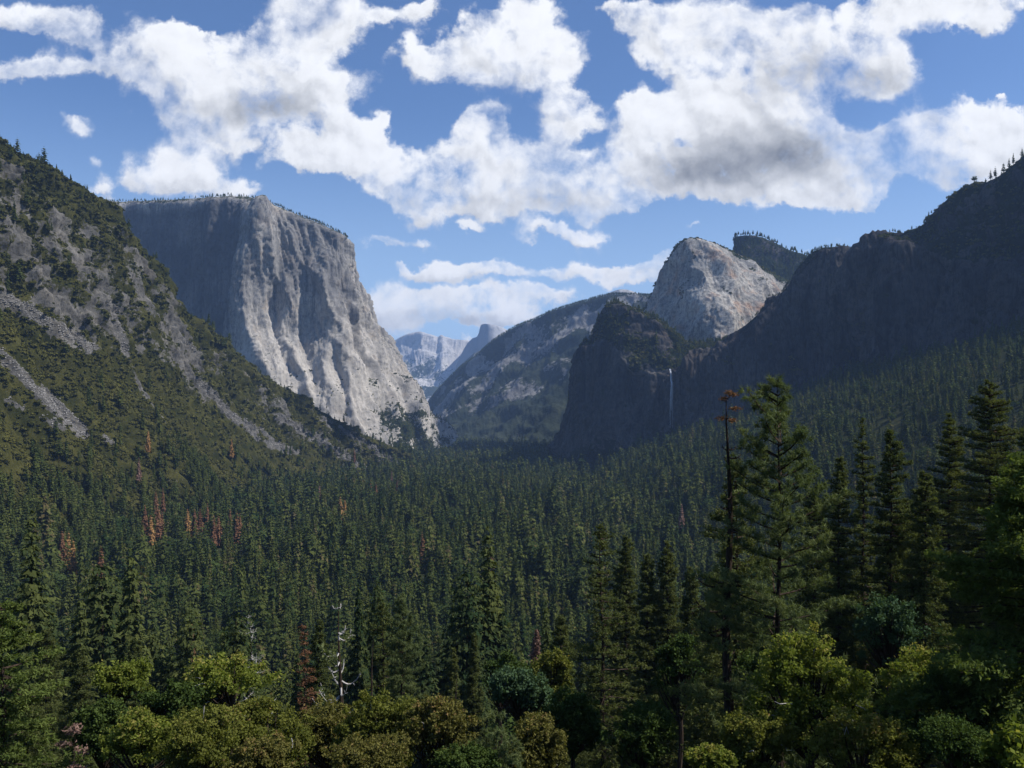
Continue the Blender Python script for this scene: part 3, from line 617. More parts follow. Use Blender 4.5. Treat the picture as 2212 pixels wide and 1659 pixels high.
def leaves(rng, cen, size, nrm=None, flat=.6, aspect=.6, along=None):
    """one small triangle pair-less leaf (a triangle) per centre; nrm: preferred facing"""
    n = len(cen); r = unit(rng.normal(size=(n, 3)))
    N = r if nrm is None else unit(nrm * flat + r * (1 - flat))
    a = unit(np.cross(N, unit(rng.normal(size=(n, 3))))) if along is None else unit(along - N * (along * N).sum(1, keepdims=True))
    b = np.cross(N, a); s = np.broadcast_to(np.asarray(size, float), (n,))[:, None]
    V = np.stack([cen - a * s * .5 + b * s * aspect * .5, cen - a * s * .5 - b * s * aspect * .5, cen + a * s * .6], 1).reshape(-1, 3)
    return V, np.arange(3 * n).reshape(-1, 3)
def quads(rng, cen, size, nrm=None, flat=.6, aspect=.55, along=None):
    """diamond leaves, two triangles each"""
    n = len(cen); r = unit(rng.normal(size=(n, 3)))
    N = r if nrm is None else unit(nrm * flat + r * (1 - flat))
    a = unit(np.cross(N, unit(rng.normal(size=(n, 3))))) if along is None else unit(along)
    b = unit(np.cross(N, a)); s = np.broadcast_to(np.asarray(size, float), (n,))[:, None]
    V = np.stack([cen - a * s * .5, cen + b * s * aspect * .5, cen + a * s * .5, cen - b * s * aspect * .5], 1).reshape(-1, 3)
    k = np.arange(n)[:, None] * 4
    return V, np.concatenate([k + [0, 1, 2], k + [0, 2, 3]])

def conifer_crown(seed, n, width=.13, base=.12, bulge=.8, size=.05, layers=16, top=.0):
    """unit-height crown of drooping sprays; returns V, T, tint"""
    rng = np.random.default_rng(seed)
    t = 1 - (rng.random(n) ** .58) * (1 - base)
    lay = np.round(t * layers + rng.normal(size=n) * .16) / layers; t = np.clip(lay + rng.normal(size=n) * .006, base, .998)
    az = rng.random(n) * 2 * math.pi
    # whole branches stick out or are missing: modulate the outline per layer and side
    q = np.stack([np.cos(az) * 1.6 + seed, np.sin(az) * 1.6, t * layers * .55], -1)
    lump = 1 + pnoise(q) * 1.15
    Rr = width * np.clip((1 - t) / (1 - base), 0, 1) ** bulge * lump * (1 - .35 * sstep(base + .22 - t, 0, .25)) + .004
    rf = .35 + .65 * rng.random(n) ** .55
    cen = np.stack([np.cos(az) * Rr * rf, np.sin(az) * Rr * rf, t - Rr * rf * .38], -1)
    outw = np.stack([np.cos(az), np.sin(az), np.zeros(n)], -1)
    nrm = unit(outw * .75 + np.array([0, 0, .75]))
    along = unit(outw + np.array([0, 0, -.35]) + rng.normal(size=(n, 3)) * .35)
    s = size * (.6 + .8 * rng.random(n)) * (.55 + .6 * np.clip(1 - t, 0, 1) ** .4)
    V, T = leaves(rng, cen, s * 1.35, nrm, .62, .8, along)
    cl = pnoise(np.stack([np.cos(az) * 2 + seed, np.sin(az) * 2, t * 9], -1)) * .5
    tint = np.clip(.42 + cl + rng.normal(size=n) * .16, 0, 1)
    return V, T, tint
def trunk_simple(h, r, n=5, bend=.0, z0=-.02):
    z = np.linspace(z0, h, 5)
    return tube(np.stack([np.sin(z * 3) * bend, z * 0, z], -1), r * np.linspace(1, .15, 5), n)
def round_crown(seed, n, wid=.55, size=.09, low=.25):
    rng = np.random.default_rng(seed); k = 26
    c = unit(rng.normal(size=(k, 3))) * (rng.random((k, 1)) ** .4) * np.array([wid * .75, wid * .75, .34]) + np.array([0, 0, .62])
    i = rng.integers(0, k, n); d = unit(rng.normal(size=(n, 3))); rr = (.12 + .10 * rng.random(k))[i][:, None] * (wid / .5)
    cen = c[i] + d * rr * (.7 + .3 * rng.random((n, 1))); cen = cen[cen[:, 2] > low * .8]; d = d[:len(cen)]
    nrm = unit(cen - np.array([0, 0, .5])) + np.array([0, 0, .35])
    V, T = leaves(rng, cen, size * (.6 + .8 * rng.random(len(cen))), nrm, .5, .9)
    tint = np.clip(.5 + pnoise(cen * 6 + seed) * .6 + rng.normal(size=len(cen)) * .15, 0, 1)
    return V, T, tint
def scatter(name, protos, P, S, A, which, mat, label, kind='stuff', sxy=None, tint=None, cat=None):
    """one mesh of many small plants nobody could count: protos list of (V, T, tint)"""
    Vs, Ts, As, off = [], [], [], 0
    for k, (V, T, ti) in enumerate(protos):
        ix = np.nonzero(which == k)[0]
        if not len(ix): continue
        c, s = np.cos(A[ix])[:, None], np.sin(A[ix])[:, None]; sc = S[ix][:, None]; sw = sc * (1 if sxy is None else sxy[ix][:, None])
        X = (V[None, :, 0] * c - V[None, :, 1] * s) * sw + P[ix, 0:1]; Y = (V[None, :, 0] * s + V[None, :, 1] * c) * sw + P[ix, 1:2]
        Z = V[None, :, 2] * sc + P[ix, 2:3]
        Vs.append(np.stack([X, Y, Z], -1).reshape(-1, 3))
        Ts.append((T[None] + (np.arange(len(ix)) * len(V))[:, None, None]).reshape(-1, 3) + off); off += len(V) * len(ix)
        tt = np.broadcast_to(ti[None], (len(ix), len(ti)))
        if tint is not None: tt = np.where(tt > 1.5, tt, np.clip(tt * .75 + tint[ix][:, None], 0, 1))
        As.append(tt.reshape(-1))
    o = make_mesh(name, np.concatenate(Vs), np.concatenate(Ts), mat, None, {'tint': ('FACE', np.concatenate(As))})
    tag(o, label, cat, None, kind); return o
def with_trunk(crown, h=.8, r=.012, n=4):
    V, T, a = crown; tv, tt = trunk_simple(h, r, n)
    return np.concatenate([V, tv]), np.concatenate([T, tt + len(V)]), np.concatenate([a, np.full(len(tt), 2.0)])

# ------------------------------------------------------------------ the forest
rngF = np.random.default_rng(77)
def in_view(X, Y, mrg=1.06): return (Y > 20) & (np.abs(X) < Y * .5774 * mrg + 12)
def hill_x(Y):
    """east edge of the left hillside at the forest level"""
    return -415.0 + 0 * Y
def jitter_grid(y0, y1, sp, x0, x1):
    xs = np.arange(x0, x1, sp); ys = np.arange(y0, y1, sp); X, Y = np.meshgrid(xs, ys)
    X = X + rngF.uniform(-.55, .55, X.shape) * sp; Y = Y + rngF.uniform(-.55, .55, Y.shape) * sp
    return X.ravel(), Y.ravel()
FOREST = []
def forest_points():
    out = []
    for (y0, y1, sp) in ((100, 900, 9.2), (900, 1800, 11.5), (1800, 3300, 15), (3300, 6000, 26), (6000, 9500, 46)):
        X, Y = jitter_grid(y0, y1, sp, -5600 if y0 > 3000 else -900, 5600 if y0 > 3000 else 1300)
        k = in_view(X, Y); X, Y = X[k], Y[k]
        if y0 < 3300:
            k = X > hill_x(Y) - 60; X, Y = X[k], Y[k]
        Z = ground_z(X, Y)
        k = rngF.random(len(X)) < .93; X, Y, Z = X[k], Y[k], Z[k]
        out.append(np.stack([X, Y, Z], -1))
    A = np.concatenate(out); gp = fbm(A * np.array([1, 1, 0]) + 55, 85, 3, .55, 805)
    return A[(gp < .20) | (rngF.random(len(A)) < .3)]
FP = forest_points()
print('forest points', len(FP))
FH = np.clip(rngF.normal(28.5, 7.5, len(FP)) * (1 + fbm(FP * np.array([1, 1, 0]) + 300, 38, 2, .5, 802) * .8), 9, 58)
cl = fbm(FP * np.array([1, 1, 0]), 130, 3, .5, 801)
FH *= 1 + cl * .5
right_slope = sstep(FP[:, 0], 300, 520) * (FP[:, 1] < 3300)
FH *= 1 - .30 * right_slope
FKIND = np.where(rngF.random(len(FP)) < np.clip(.05 + .55 * sstep(cl, -.06, -.30) + .22 * sstep(-FP[:, 0], 150, 420) * (FP[:, 1] < 1500), 0, .75), 1, 0)       # 1: broadleaf
FH = np.where(FKIND == 1, FH * .52, FH)
FTINT = np.clip(.10 + fbm(FP * np.array([1, 1, 0]) + 900, 60, 2, .5, 803) * .35 + rngF.normal(size=len(FP)) * .20, -.25, .6)
M_green = leaf_material('broadleaf_leaves', (.028, .052, .016), (.075, .105, .028), trans=.25, hue_obj=.3)
M_brush_green = leaf_material('broadleaf_mass_leaves', (.026, .048, .016), (.070, .095, .028), trans=.2, hue_obj=0)
fine_lod = [with_trunk(conifer_crown(150 + i, 800, width=(.10, .14, .085, .17, .12, .15, .095, .13)[i], base=(.08, .2, .1, .3, .15, .35, .05, .25)[i], bulge=(.75, .5, .9, .45, 1.0, .4, .7, .6)[i], size=.034, layers=(22, 14, 24, 11, 20, 12, 22, 16)[i]), .9, .010) for i in range(8)]
near_lod = [with_trunk(conifer_crown(100 + i, 330, width=(.10, .14, .085, .17, .12, .15, .095, .13)[i], base=(.1, .2, .1, .3, .15, .35, .1, .25)[i], bulge=(.75, .5, .9, .45, 1.0, .4, .7, .6)[i], size=.052, layers=(18, 12, 20, 10, 18, 11, 18, 14)[i]), .9, .010) for i in range(8)]
mid_lod = [conifer_crown(200 + i, 150, width=(.10, .15, .085, .17, .12, .14)[i], base=.3, bulge=(.75, .5, .9, .42, 1.0, .6)[i], size=.075, layers=(14, 10, 16, 9, 14, 12)[i]) for i in range(6)]
far_lod = [conifer_crown(300 + i, 46, width=.12 + .01 * (i % 3), base=.40, bulge=.75, size=.14, layers=9) for i in range(6)]
rnd_fine = [round_crown(430 + i, 1100, .50, .05) for i in range(3)]
rnd_near = [round_crown(400 + i, 420, .50, .085) for i in range(3)]
rnd_mid = [round_crown(410 + i, 130, .52, .15) for i in range(3)]
rnd_far = [round_crown(420 + i, 45, .55, .25) for i in range(3)]
def forest_mass(sel, name, label, lod, kind, mat):
    n = len(sel); w = rngF.integers(0, len(lod), n)
    scatter(name, lod, FP[sel], FH[sel], rngF.random(n) * 6.28, w, mat, label, sxy=np.clip(rngF.normal(1, .22, n), .55, 1.7) * (1.0 if kind == 0 else 1.25), tint=FTINT[sel])
# ------------------------------------------------------------------ height look-up over ground and hillside
CELL = 10.0; HX0, HY0, HNX, HNY = -2600.0, 0.0, 300, 330
HILL = np.full((HNX, HNY), -999.0)
def _raster(P):
    Q = P.reshape(-1, 3); i = ((Q[:, 0] - HX0) / CELL).astype(int); j = ((Q[:, 1] - HY0) / CELL).astype(int)
    k = (i >= 0) & (i < HNX) & (j >= 0) & (j < HNY); np.maximum.at(HILL, (i[k], j[k]), Q[k, 2])
_raster(TERRAIN_ALL['hillside'][0])
def terrain_z(X, Y):
    X = np.asarray(X, float); Y = np.asarray(Y, float); g_ = ground_z(X, Y)
    i = ((X - HX0) / CELL).astype(int); j = ((Y - HY0) / CELL).astype(int); k = (i >= 0) & (i < HNX) & (j >= 0) & (j < HNY)
    return np.where(k, np.maximum(g_, HILL[np.clip(i, 0, HNX - 1), np.clip(j, 0, HNY - 1)] - 3), g_)
def find_depth(u, v, H, d0=430, d1=4200):
    D = np.arange(d0, d1, 2.0); X = (u - CX) / FU * D; top = HZ - (terrain_z(X, D) + H) / D * FU
    k = np.nonzero(top <= v)[0]; return float(D[k[0]]) if len(k) else None
# rusty dead conifers standing in the forest on the left: (u, v of the top, v of the foot, colour)
DEAD = [(320,930,975,1),(500,948,975,1),(336,1062,1095,0),(352,1060,1098,0),(313,1092,1140,0),(326,1110,1175,1),(342,1095,1130,0),(350,1105,1140,0),(405,1098,1145,1),(420,1096,1130,0),(432,1098,1135,0),(448,1088,1150,0),(462,1115,1165,0),(472,1112,1170,0),(497,1098,1145,0),(512,1105,1150,0),(518,1110,1150,0),
        (134,1145,1205,0),(148,1148,1210,1),(158,1165,1215,1),(218,1180,1222,0),(668,1040,1075,0),(682,1035,1075,0),(690,1045,1085,2),(735,1072,1095,1),(745,1078,1098,1),(812,1042,1062,0),(800,1035,1060,0),(858,1034,1056,0),(846,1018,1040,2),(912,1150,1190,0),(1062,1180,1235,0),(1472,1090,1130,2),(415,1350,1365,0),(1158,1362,1430,2),(300,1000,1040,2),(765,990,1015,0)]
DEADPOS = []
for (u, vt, vb, col) in DEAD:
    H_ = 34 + 10 * rngF.random(); dd = find_depth(u, vt, H_)
    if dd: DEADPOS.append((u, col, H_, dd, (u - CX) / FU * dd))
def clear_front(P, H=30.0):
    """true where a plant would stand right before a dead tree"""
    k = np.zeros(len(P), bool)
    for (_, _, H_, dd, xx) in DEADPOS:
        t = P[:, 1] / dd; k |= (t < 1.004) & (P[:, 1] > dd - 90) & (np.abs(P[:, 0] - xx * t) < 4.5)
    return k
kk = ~clear_front(FP); FP, FH, FKIND, FTINT, cl = FP[kk], FH[kk], FKIND[kk], FTINT[kk], cl[kk]
D_ = FP[:, 1]
# the nearest trees are individuals, chosen further down; MASS marks the rest
ang = (HZ + FU * (-(FP[:, 2] + FH)) / D_)                       # picture row of each top
big = FH / D_ * FU
vis = (ang < 1659) & (D_ > 100)
order = np.argsort(np.where(vis & (D_ > 170), -big, 1e9))
c_ids = [i for i in order if FKIND[i] == 0][:250]; r_ids = [i for i in order if FKIND[i] == 1][:60]
INDIV = np.zeros(len(FP), bool); INDIV[c_ids] = True; INDIV[r_ids] = True
MASS = ~INDIV & (D_ > 170)
for (a, b, lc, lr) in ((0, 620, fine_lod, rnd_fine), (620, 1200, near_lod, rnd_near), (1200, 2100, mid_lod, rnd_mid), (2100, 99999, far_lod, rnd_far)):
    s = np.nonzero(MASS & (D_ >= a) & (D_ < b) & (FKIND == 0))[0]
    if len(s): forest_mass(s, 'forest', 'dense dark green conifer forest covering the valley floor', lc, 0, M_conifer_mass)
    s = np.nonzero(MASS & (D_ >= a) & (D_ < b) & (FKIND == 1))[0]
    if len(s): forest_mass(s, 'broadleaf_woodland', 'rounder lighter green broadleaf crowns mixed into the valley forest', lr, 1, M_brush_green)
# individuals
proto_c = [conifer_crown(500 + i, 6500, width=(.10, .15, .085, .17, .12, .15, .10, .13)[i], base=(.1, .25, .12, .32, .18, .35, .1, .25)[i], bulge=(.75, .5, .9, .45, 1.0, .42, .7, .6)[i], size=.0155, layers=24) for i in range(8)]
proto_meshes = []
for i, (V, T, a) in enumerate(proto_c):
    o = make_mesh('crown', V, T, M_conifer, None, {'tint': ('FACE', a)}); tv, tt = trunk_simple(.93, .011, 6)
    t = make_mesh('trunk', tv, tt, M_bark); proto_meshes.append((o, t))
proto_r = []
for i in range(4):
    V, T, a = round_crown(520 + i, 4500, .5, .028); o = make_mesh('crown', V, T, M_green, None, {'tint': ('FACE', a)})
    tv, tt = trunk_simple(.6, .022, 6); t = make_mesh('trunk', tv, tt, M_bark); proto_r.append((o, t))
used = set()
def place_tree(kind, protos, i, pos, h, rz, wid, label, cat, group):
    root = bpy.data.objects.new(kind, None); C.objects.link(root); root.location = pos; root.rotation_euler = (rngF.normal() * .015, rngF.normal() * .015, rz)
    root.scale = (h * wid, h * wid, h); root.empty_display_size = .1
    tag(root, label, cat, group)
    for src in protos[i]:
        if (kind, i, src.name) in used or True:
            c = src.copy(); C.objects.link(c); c.parent = root
    return root
for j, i in enumerate(c_ids):
    place_tree('conifer_tree', proto_meshes, int(rngF.integers(0, 8)), FP[i], FH[i], rngF.random() * 6.28, np.clip(rngF.normal(1, .15), .7, 1.4),
               'dark green conifer standing close among the many valley conifers', 'conifer', 'conifers of the near valley forest')
for j, i in enumerate(r_ids):
    place_tree('broadleaf_tree', proto_r, int(rngF.integers(0, 4)), FP[i], FH[i], rngF.random() * 6.28, np.clip(rngF.normal(1.15, .15), .8, 1.5),
               'rounded green broadleaf tree tucked between the near valley conifers', 'broadleaf tree', 'broadleaf trees of the near valley forest')
for lst in (proto_meshes, proto_r):
    for pr in lst:
        for o in pr: bpy.data.objects.remove(o)


dead_protos = []
for i in range(4):
    V, T, a = conifer_crown(600 + i, 700, width=.10 + .01 * i, base=.12, bulge=.72, size=.042, layers=18); a = np.clip(a, 0, 1)
    tv, tt = trunk_simple(.95, .010, 5)
    dead_protos.append((V, T, a, tv, tt))
DM = {}
DEADWORD = {0: 'rust red', 1: 'orange tan', 2: 'faded pinkish grey'}
M_tan = leaf_material('tan_needles', (.24, .13, .050), (.36, .22, .09), trans=.1)
def dead_tree(u, col, H, D):
    X = (u - CX) / FU * D; z = float(terrain_z(X, D))
    i = int(rngF.integers(0, 4)); key = (i, col)
    if key not in DM:
        V, T, a, tv, tt = dead_protos[i]
        c = make_mesh('crown', V, T, (M_dead, M_tan, M_pinkdead)[col], None, {'tint': ('FACE', a)}); t = make_mesh('trunk', tv, tt, M_bark)
        DM[key] = (c.data, t.data); bpy.data.objects.remove(c); bpy.data.objects.remove(t)
    root = bpy.data.objects.new('dead_conifer', None); C.objects.link(root); root.location = (X, D, z); root.scale = (H, H, H); root.rotation_euler = (0, 0, rngF.random() * 6)
    side = 'far left part' if u < 260 else 'left part' if u < 600 else 'part below the left hillside' if u < 900 else 'middle' if u < 1250 else 'right part'
    tag(root, f'dead {DEADWORD[col]} conifer in the {side} of the forest', 'dead conifer', 'dead conifers with rusty needles')
    for nm, me in zip(('crown', 'trunk'), DM[key]):
        c = bpy.data.objects.new(nm, me); C.objects.link(c); c.parent = root
for (u, col, H_, dd, xx) in DEADPOS: dead_tree(u, col, H_, dd)

# ------------------------------------------------------------------ brush and trees on the slopes
rngB = np.random.default_rng(9)
def on_surface(key, n, weight):
    Pd, Nd, vg, tu, tv = TERRAIN_ALL[key]
    a = np.linalg.norm(np.cross(np.diff(Pd, axis=0)[:, :-1], np.diff(Pd, axis=1)[:-1]), axis=-1)
    w = (a * weight(Pd, Nd, vg, tu, tv)[:-1, :-1]).ravel(); w = np.maximum(w, 0); w /= w.sum()
    ix = rngB.choice(len(w), n, p=w); i, j = np.unravel_index(ix, a.shape); f, h = rngB.random((2, n, 1))
    P = Pd[i, j] * (1 - f) * (1 - h) + Pd[i + 1, j] * f * (1 - h) + Pd[i, j + 1] * (1 - f) * h + Pd[i + 1, j + 1] * f * h
    k = np.abs(P[:, 0]) < P[:, 1] * .5774 * 1.04
    return P[k]
def brush_proto(seed, n, size):
    rng = np.random.default_rng(seed); d = unit(rng.normal(size=(n, 3))); d[:, 2] = np.abs(d[:, 2]) * .8
    cen = d * (.30 + .22 * pnoise(d * 1.7 + seed)[:, None] + .06 * rng.random((n, 1))); cen[:, 2] += .05
    V, T = leaves(rng, cen, size * (.6 + .8 * rng.random(n)), d + np.array([0, 0, .3]), .55, .9)
    return V, T, np.clip(.5 + pnoise(cen * 5 + seed) * .7 + rng.normal(size=n) * .15, 0, 1)
bp_near = [brush_proto(700 + i, 70, .22) for i in range(5)]; bp_far = [brush_proto(710 + i, 26, .34) for i in range(5)]
def brush_on(key, n, weight, smin, smax, lod, label, name='brush', mat=None, tall=None):
    P = on_surface(key, n, weight); m = len(P)
    S = rngB.uniform(smin, smax, m) * (1 + .5 * fbm(P, 40, 2, .5, 900))
    ti = np.clip(.16 - .30 * sstep(P[:, 2], 60, 330) * (P[:, 0] < -300) + fbm(P, 70, 3, .5, 901) * .8 + rngB.normal(size=m) * .10, -.2, .5)
    scatter(name, lod, P - np.array([0, 0, .5]), S, rngB.random(m) * 6.28, rngB.integers(0, len(lod), m), mat or M_brush, label, tint=ti)
vegw = lambda P, N, v, a, b: sstep(v, .42, .62)
D1 = lambda P: P[..., 1] < 1500
brush_on('hillside', 26000, lambda P, N, v, a, b: sstep(v, .40, .6) * (P[..., 1] < 1550) * (P[..., 2] > -150), 6, 12, bp_near, 'low green brush and scrub oak carpeting the left hillside')
brush_on('hillside', 16000, lambda P, N, v, a, b: sstep(v, .40, .6) * (P[..., 1] >= 1550), 7, 13, bp_far, 'low green brush carpeting the farther part of the left hillside')
def conifers_on(key, n, weight, h0, h1, lod, label, mat=None):
    P = on_surface(key, n, weight); P = P[~clear_front(P)]; m = len(P)
    scatter('forest', lod, P, rngB.uniform(h0, h1, m), rngB.random(m) * 6.28, rngB.integers(0, len(lod), m), mat or M_conifer_mass, label, sxy=rngB.uniform(.9, 1.5, m), tint=np.clip(.1 + rngB.normal(size=m) * .12, -.1, .4))
low = lambda P, k: 1 - sstep(P[..., 2] + fbm(P * np.array([1, 1, 0]), 160, 3, .5, 911) * 110, -120 + k, 10 + k)
conifers_on('hillside', 1900, lambda P, N, v, a, b: (low(P, -62) + .018) * sstep(v, .3, .5) * (P[..., 1] < 1500), 16, 34, near_lod, 'dark conifers climbing the lower left hillside')
conifers_on('hillside', 2200, lambda P, N, v, a, b: (low(P, -40) + .03) * (P[..., 1] >= 1500), 16, 32, mid_lod, 'dark conifers at the farther foot of the left hillside')
conifers_on('hillside', 260, lambda P, N, v, a, b: sstep(b[None, :], 5.3, 5.9) * (1 - sstep(b[None, :], 6.0, 6.4)) + 0 * v, 6, 15, mid_lod, 'small dark conifers scattered along the crest of the left hillside')
# the shaded far strip behind the hillside crest and the talus under the great cliff
conifers_on('granite_cliff', 500, lambda P, N, v, a, b: (b[None, :] > 6.0) * (sstep(v, .3, .6)) * (a[:, None] > 5), 9, 20, far_lod, 'trees on the broken rock at the foot of the great cliff')
brush_on('granite_cliff', 2600, lambda P, N, v, a, b: (b[None, :] > 5.6) * sstep(v, .3, .6) * (a[:, None] > 5), 5, 11, bp_far, 'green brush on the broken rock under the great cliff')
conifers_on('granite_cliff', 750, lambda P, N, v, a, b: (b[None, :] < 2.2) * (b[None, :] > 1.3) * (sstep(fbm(P, 140, 3, .6, 931), -.1, .2) + .12), 7, 16, far_lod, 'thin line of trees growing along the rim of the great cliff')
conifers_on('shaded_cliff', 500, lambda P, N, v, a, b: (b[None, :] < 2.5) * (b[None, :] > 1.6) * sstep(v, .35, .6) * sstep(fbm(P, 80, 3, .6, 942), -.1, .2), 5, 11, far_lod, 'small trees along the top of the shaded cliff')
conifers_on('shaded_cliff.001', 800, lambda P, N, v, a, b: (b[None, :] < 4.2) * (b[None, :] > 1.9) * sstep(v, .35, .6) * sstep(fbm(P, 80, 3, .6, 941), -.1, .2), 6, 13, far_lod, 'dark trees scattered over the rocky shoulder on the right')
brush_on('shaded_cliff.001', 4200, lambda P, N, v, a, b: (b[None, :] < 4.4) * sstep(v, .4, .6), 6, 12, bp_far, 'brush on the rocky shoulder at the right edge')
brush_on('rock_spur', 5200, lambda P, N, v, a, b: (b[None, :] < 4.3) * sstep(v, .4, .6), 7, 14, bp_far, 'green brush on the shoulder of the rock spur')
conifers_on('rock_spur', 700, lambda P, N, v, a, b: (b[None, :] < 4.2) * (b[None, :] > 1.5) * sstep(v, .4, .6), 9, 20, far_lod, 'small dark trees on top of the rock spur')
brush_on('rock_peak', 2600, lambda P, N, v, a, b: sstep(v, .4, .6), 8, 15, bp_far, 'brush in the cracks and on the top of the sunlit peak')
conifers_on('rock_peak.001', 1500, lambda P, N, v, a, b: (b[None, :] > 1.6) + 0 * v, 11, 24, far_lod, 'trees covering the dark wooded spire')
conifers_on('ridge', 3400, lambda P, N, v, a, b: (b[None, :] < 3.2) * (b[None, :] > 1.3) * (.25 + sstep(v, .4, .6)) * np.exp(-np.abs(b[None, :] - 2) * 1.8), 9, 20, far_lod, 'fringe of trees along the top of the hazy ridge')

# unseen cumuli added high to the right to cast shadow on the valley
def shade_cloud(cx, cy, cz, sx, sy, sz, seed):
    n, m = 90, 46; th = np.linspace(0, 2 * math.pi, n); ph = np.linspace(.02, math.pi - .02, m)
    A, B = np.meshgrid(th, ph, indexing='ij'); d = np.stack([np.cos(A) * np.sin(B), np.sin(A) * np.sin(B), np.cos(B)], -1)
    r = 1 + .45 * np.abs(pnoise(d * 2.2 + seed)) + .35 * pnoise(d * 1.1 + seed + 9) + .12 * np.abs(pnoise(d * 6 + seed)); P = d * r[..., None]
    P[..., 2] = np.where(P[..., 2] < -.15, -.15 + (P[..., 2] + .15) * .25, P[..., 2])
    P[-1] = P[0]; P = P * np.array([sx, sy, sz]) + np.array([cx, cy, cz])
    mt = bpy.data.materials.get('cloud_white') or bpy.data.materials.new('cloud_white'); mt.use_nodes = True
    bs = mt.node_tree.nodes['Principled BSDF']; bs.inputs['Base Color'].default_value = (.88, .89, .9, 1); bs.inputs['Roughness'].default_value = 1
    tag(make_mesh('cloud', P.reshape(-1, 3), grid_faces(n, m), mt, smooth=True), 'unseen white cumulus added to shade the valley', None, None, 'structure')
SH = 3000.0 / math.tan(SUN_EL)
for (x, y, sx, sy, sd) in ((-30, 3950, 330, 480, 3), (-600, 2450, 110, 240, 5)):
    shade_cloud(x + SH * math.sin(SUN_AZ), y + SH * math.cos(SUN_AZ), 2900, sx, sy, 170, sd)

# rubble in the chutes
def rock_proto(seed):
    rng = np.random.default_rng(seed); V = np.array([(1,0,0),(-1,0,0),(0,1,0),(0,-1,0),(0,0,.8),(0,0,-.6)], float) * rng.uniform(.6, 1.2, (6, 3)) * .5
    return V, np.array([(0,2,4),(2,1,4),(1,3,4),(3,0,4),(2,0,5),(1,2,5),(3,1,5),(0,3,5)]), rng.random(8)
M_rubble = leaf_material('grey_rubble', (.11, .105, .10), (.30, .29, .275), trans=0, hue_obj=0)
def near_scree(P):
    qu = CX + P[..., 0] / np.maximum(P[..., 1], 1) * FU; qv = HZ - P[..., 2] / np.maximum(P[..., 1], 1) * FU; dm = np.full(qu.shape, 1e9)
    for (pl, wd) in SCREE:
        for (a, b) in zip(pl[:-1], pl[1:]):
            t = np.clip(((qu - a[0]) * (b[0] - a[0]) + (qv - a[1]) * (b[1] - a[1])) / ((b[0] - a[0]) ** 2 + (b[1] - a[1]) ** 2), 0, 1)
            dm = np.minimum(dm, np.hypot(qu - a[0] - t * (b[0] - a[0]), qv - a[1] - t * (b[1] - a[1])) / wd)
    return (dm < 1.1) * 1.0
P = on_surface('hillside', 9000, lambda P, N, v, a, b: near_scree(P) * (v < .3) * (b[None, :] < 6)); m = len(P)
scatter('scree', [rock_proto(i) for i in range(4)], P, rngB.uniform(1.2, 4.5, m), rngB.random(m) * 6.28, rngB.integers(0, 4, m), M_rubble, 'grey rubble filling the bare chutes on the left hillside')

brush_on('shaded_cliff', 3500, lambda P, N, v, a, b: (b[None, :] > 2.4) * sstep(v, .42, .6), 4, 9, bp_far, 'brush on the ledges of the shaded cliff')
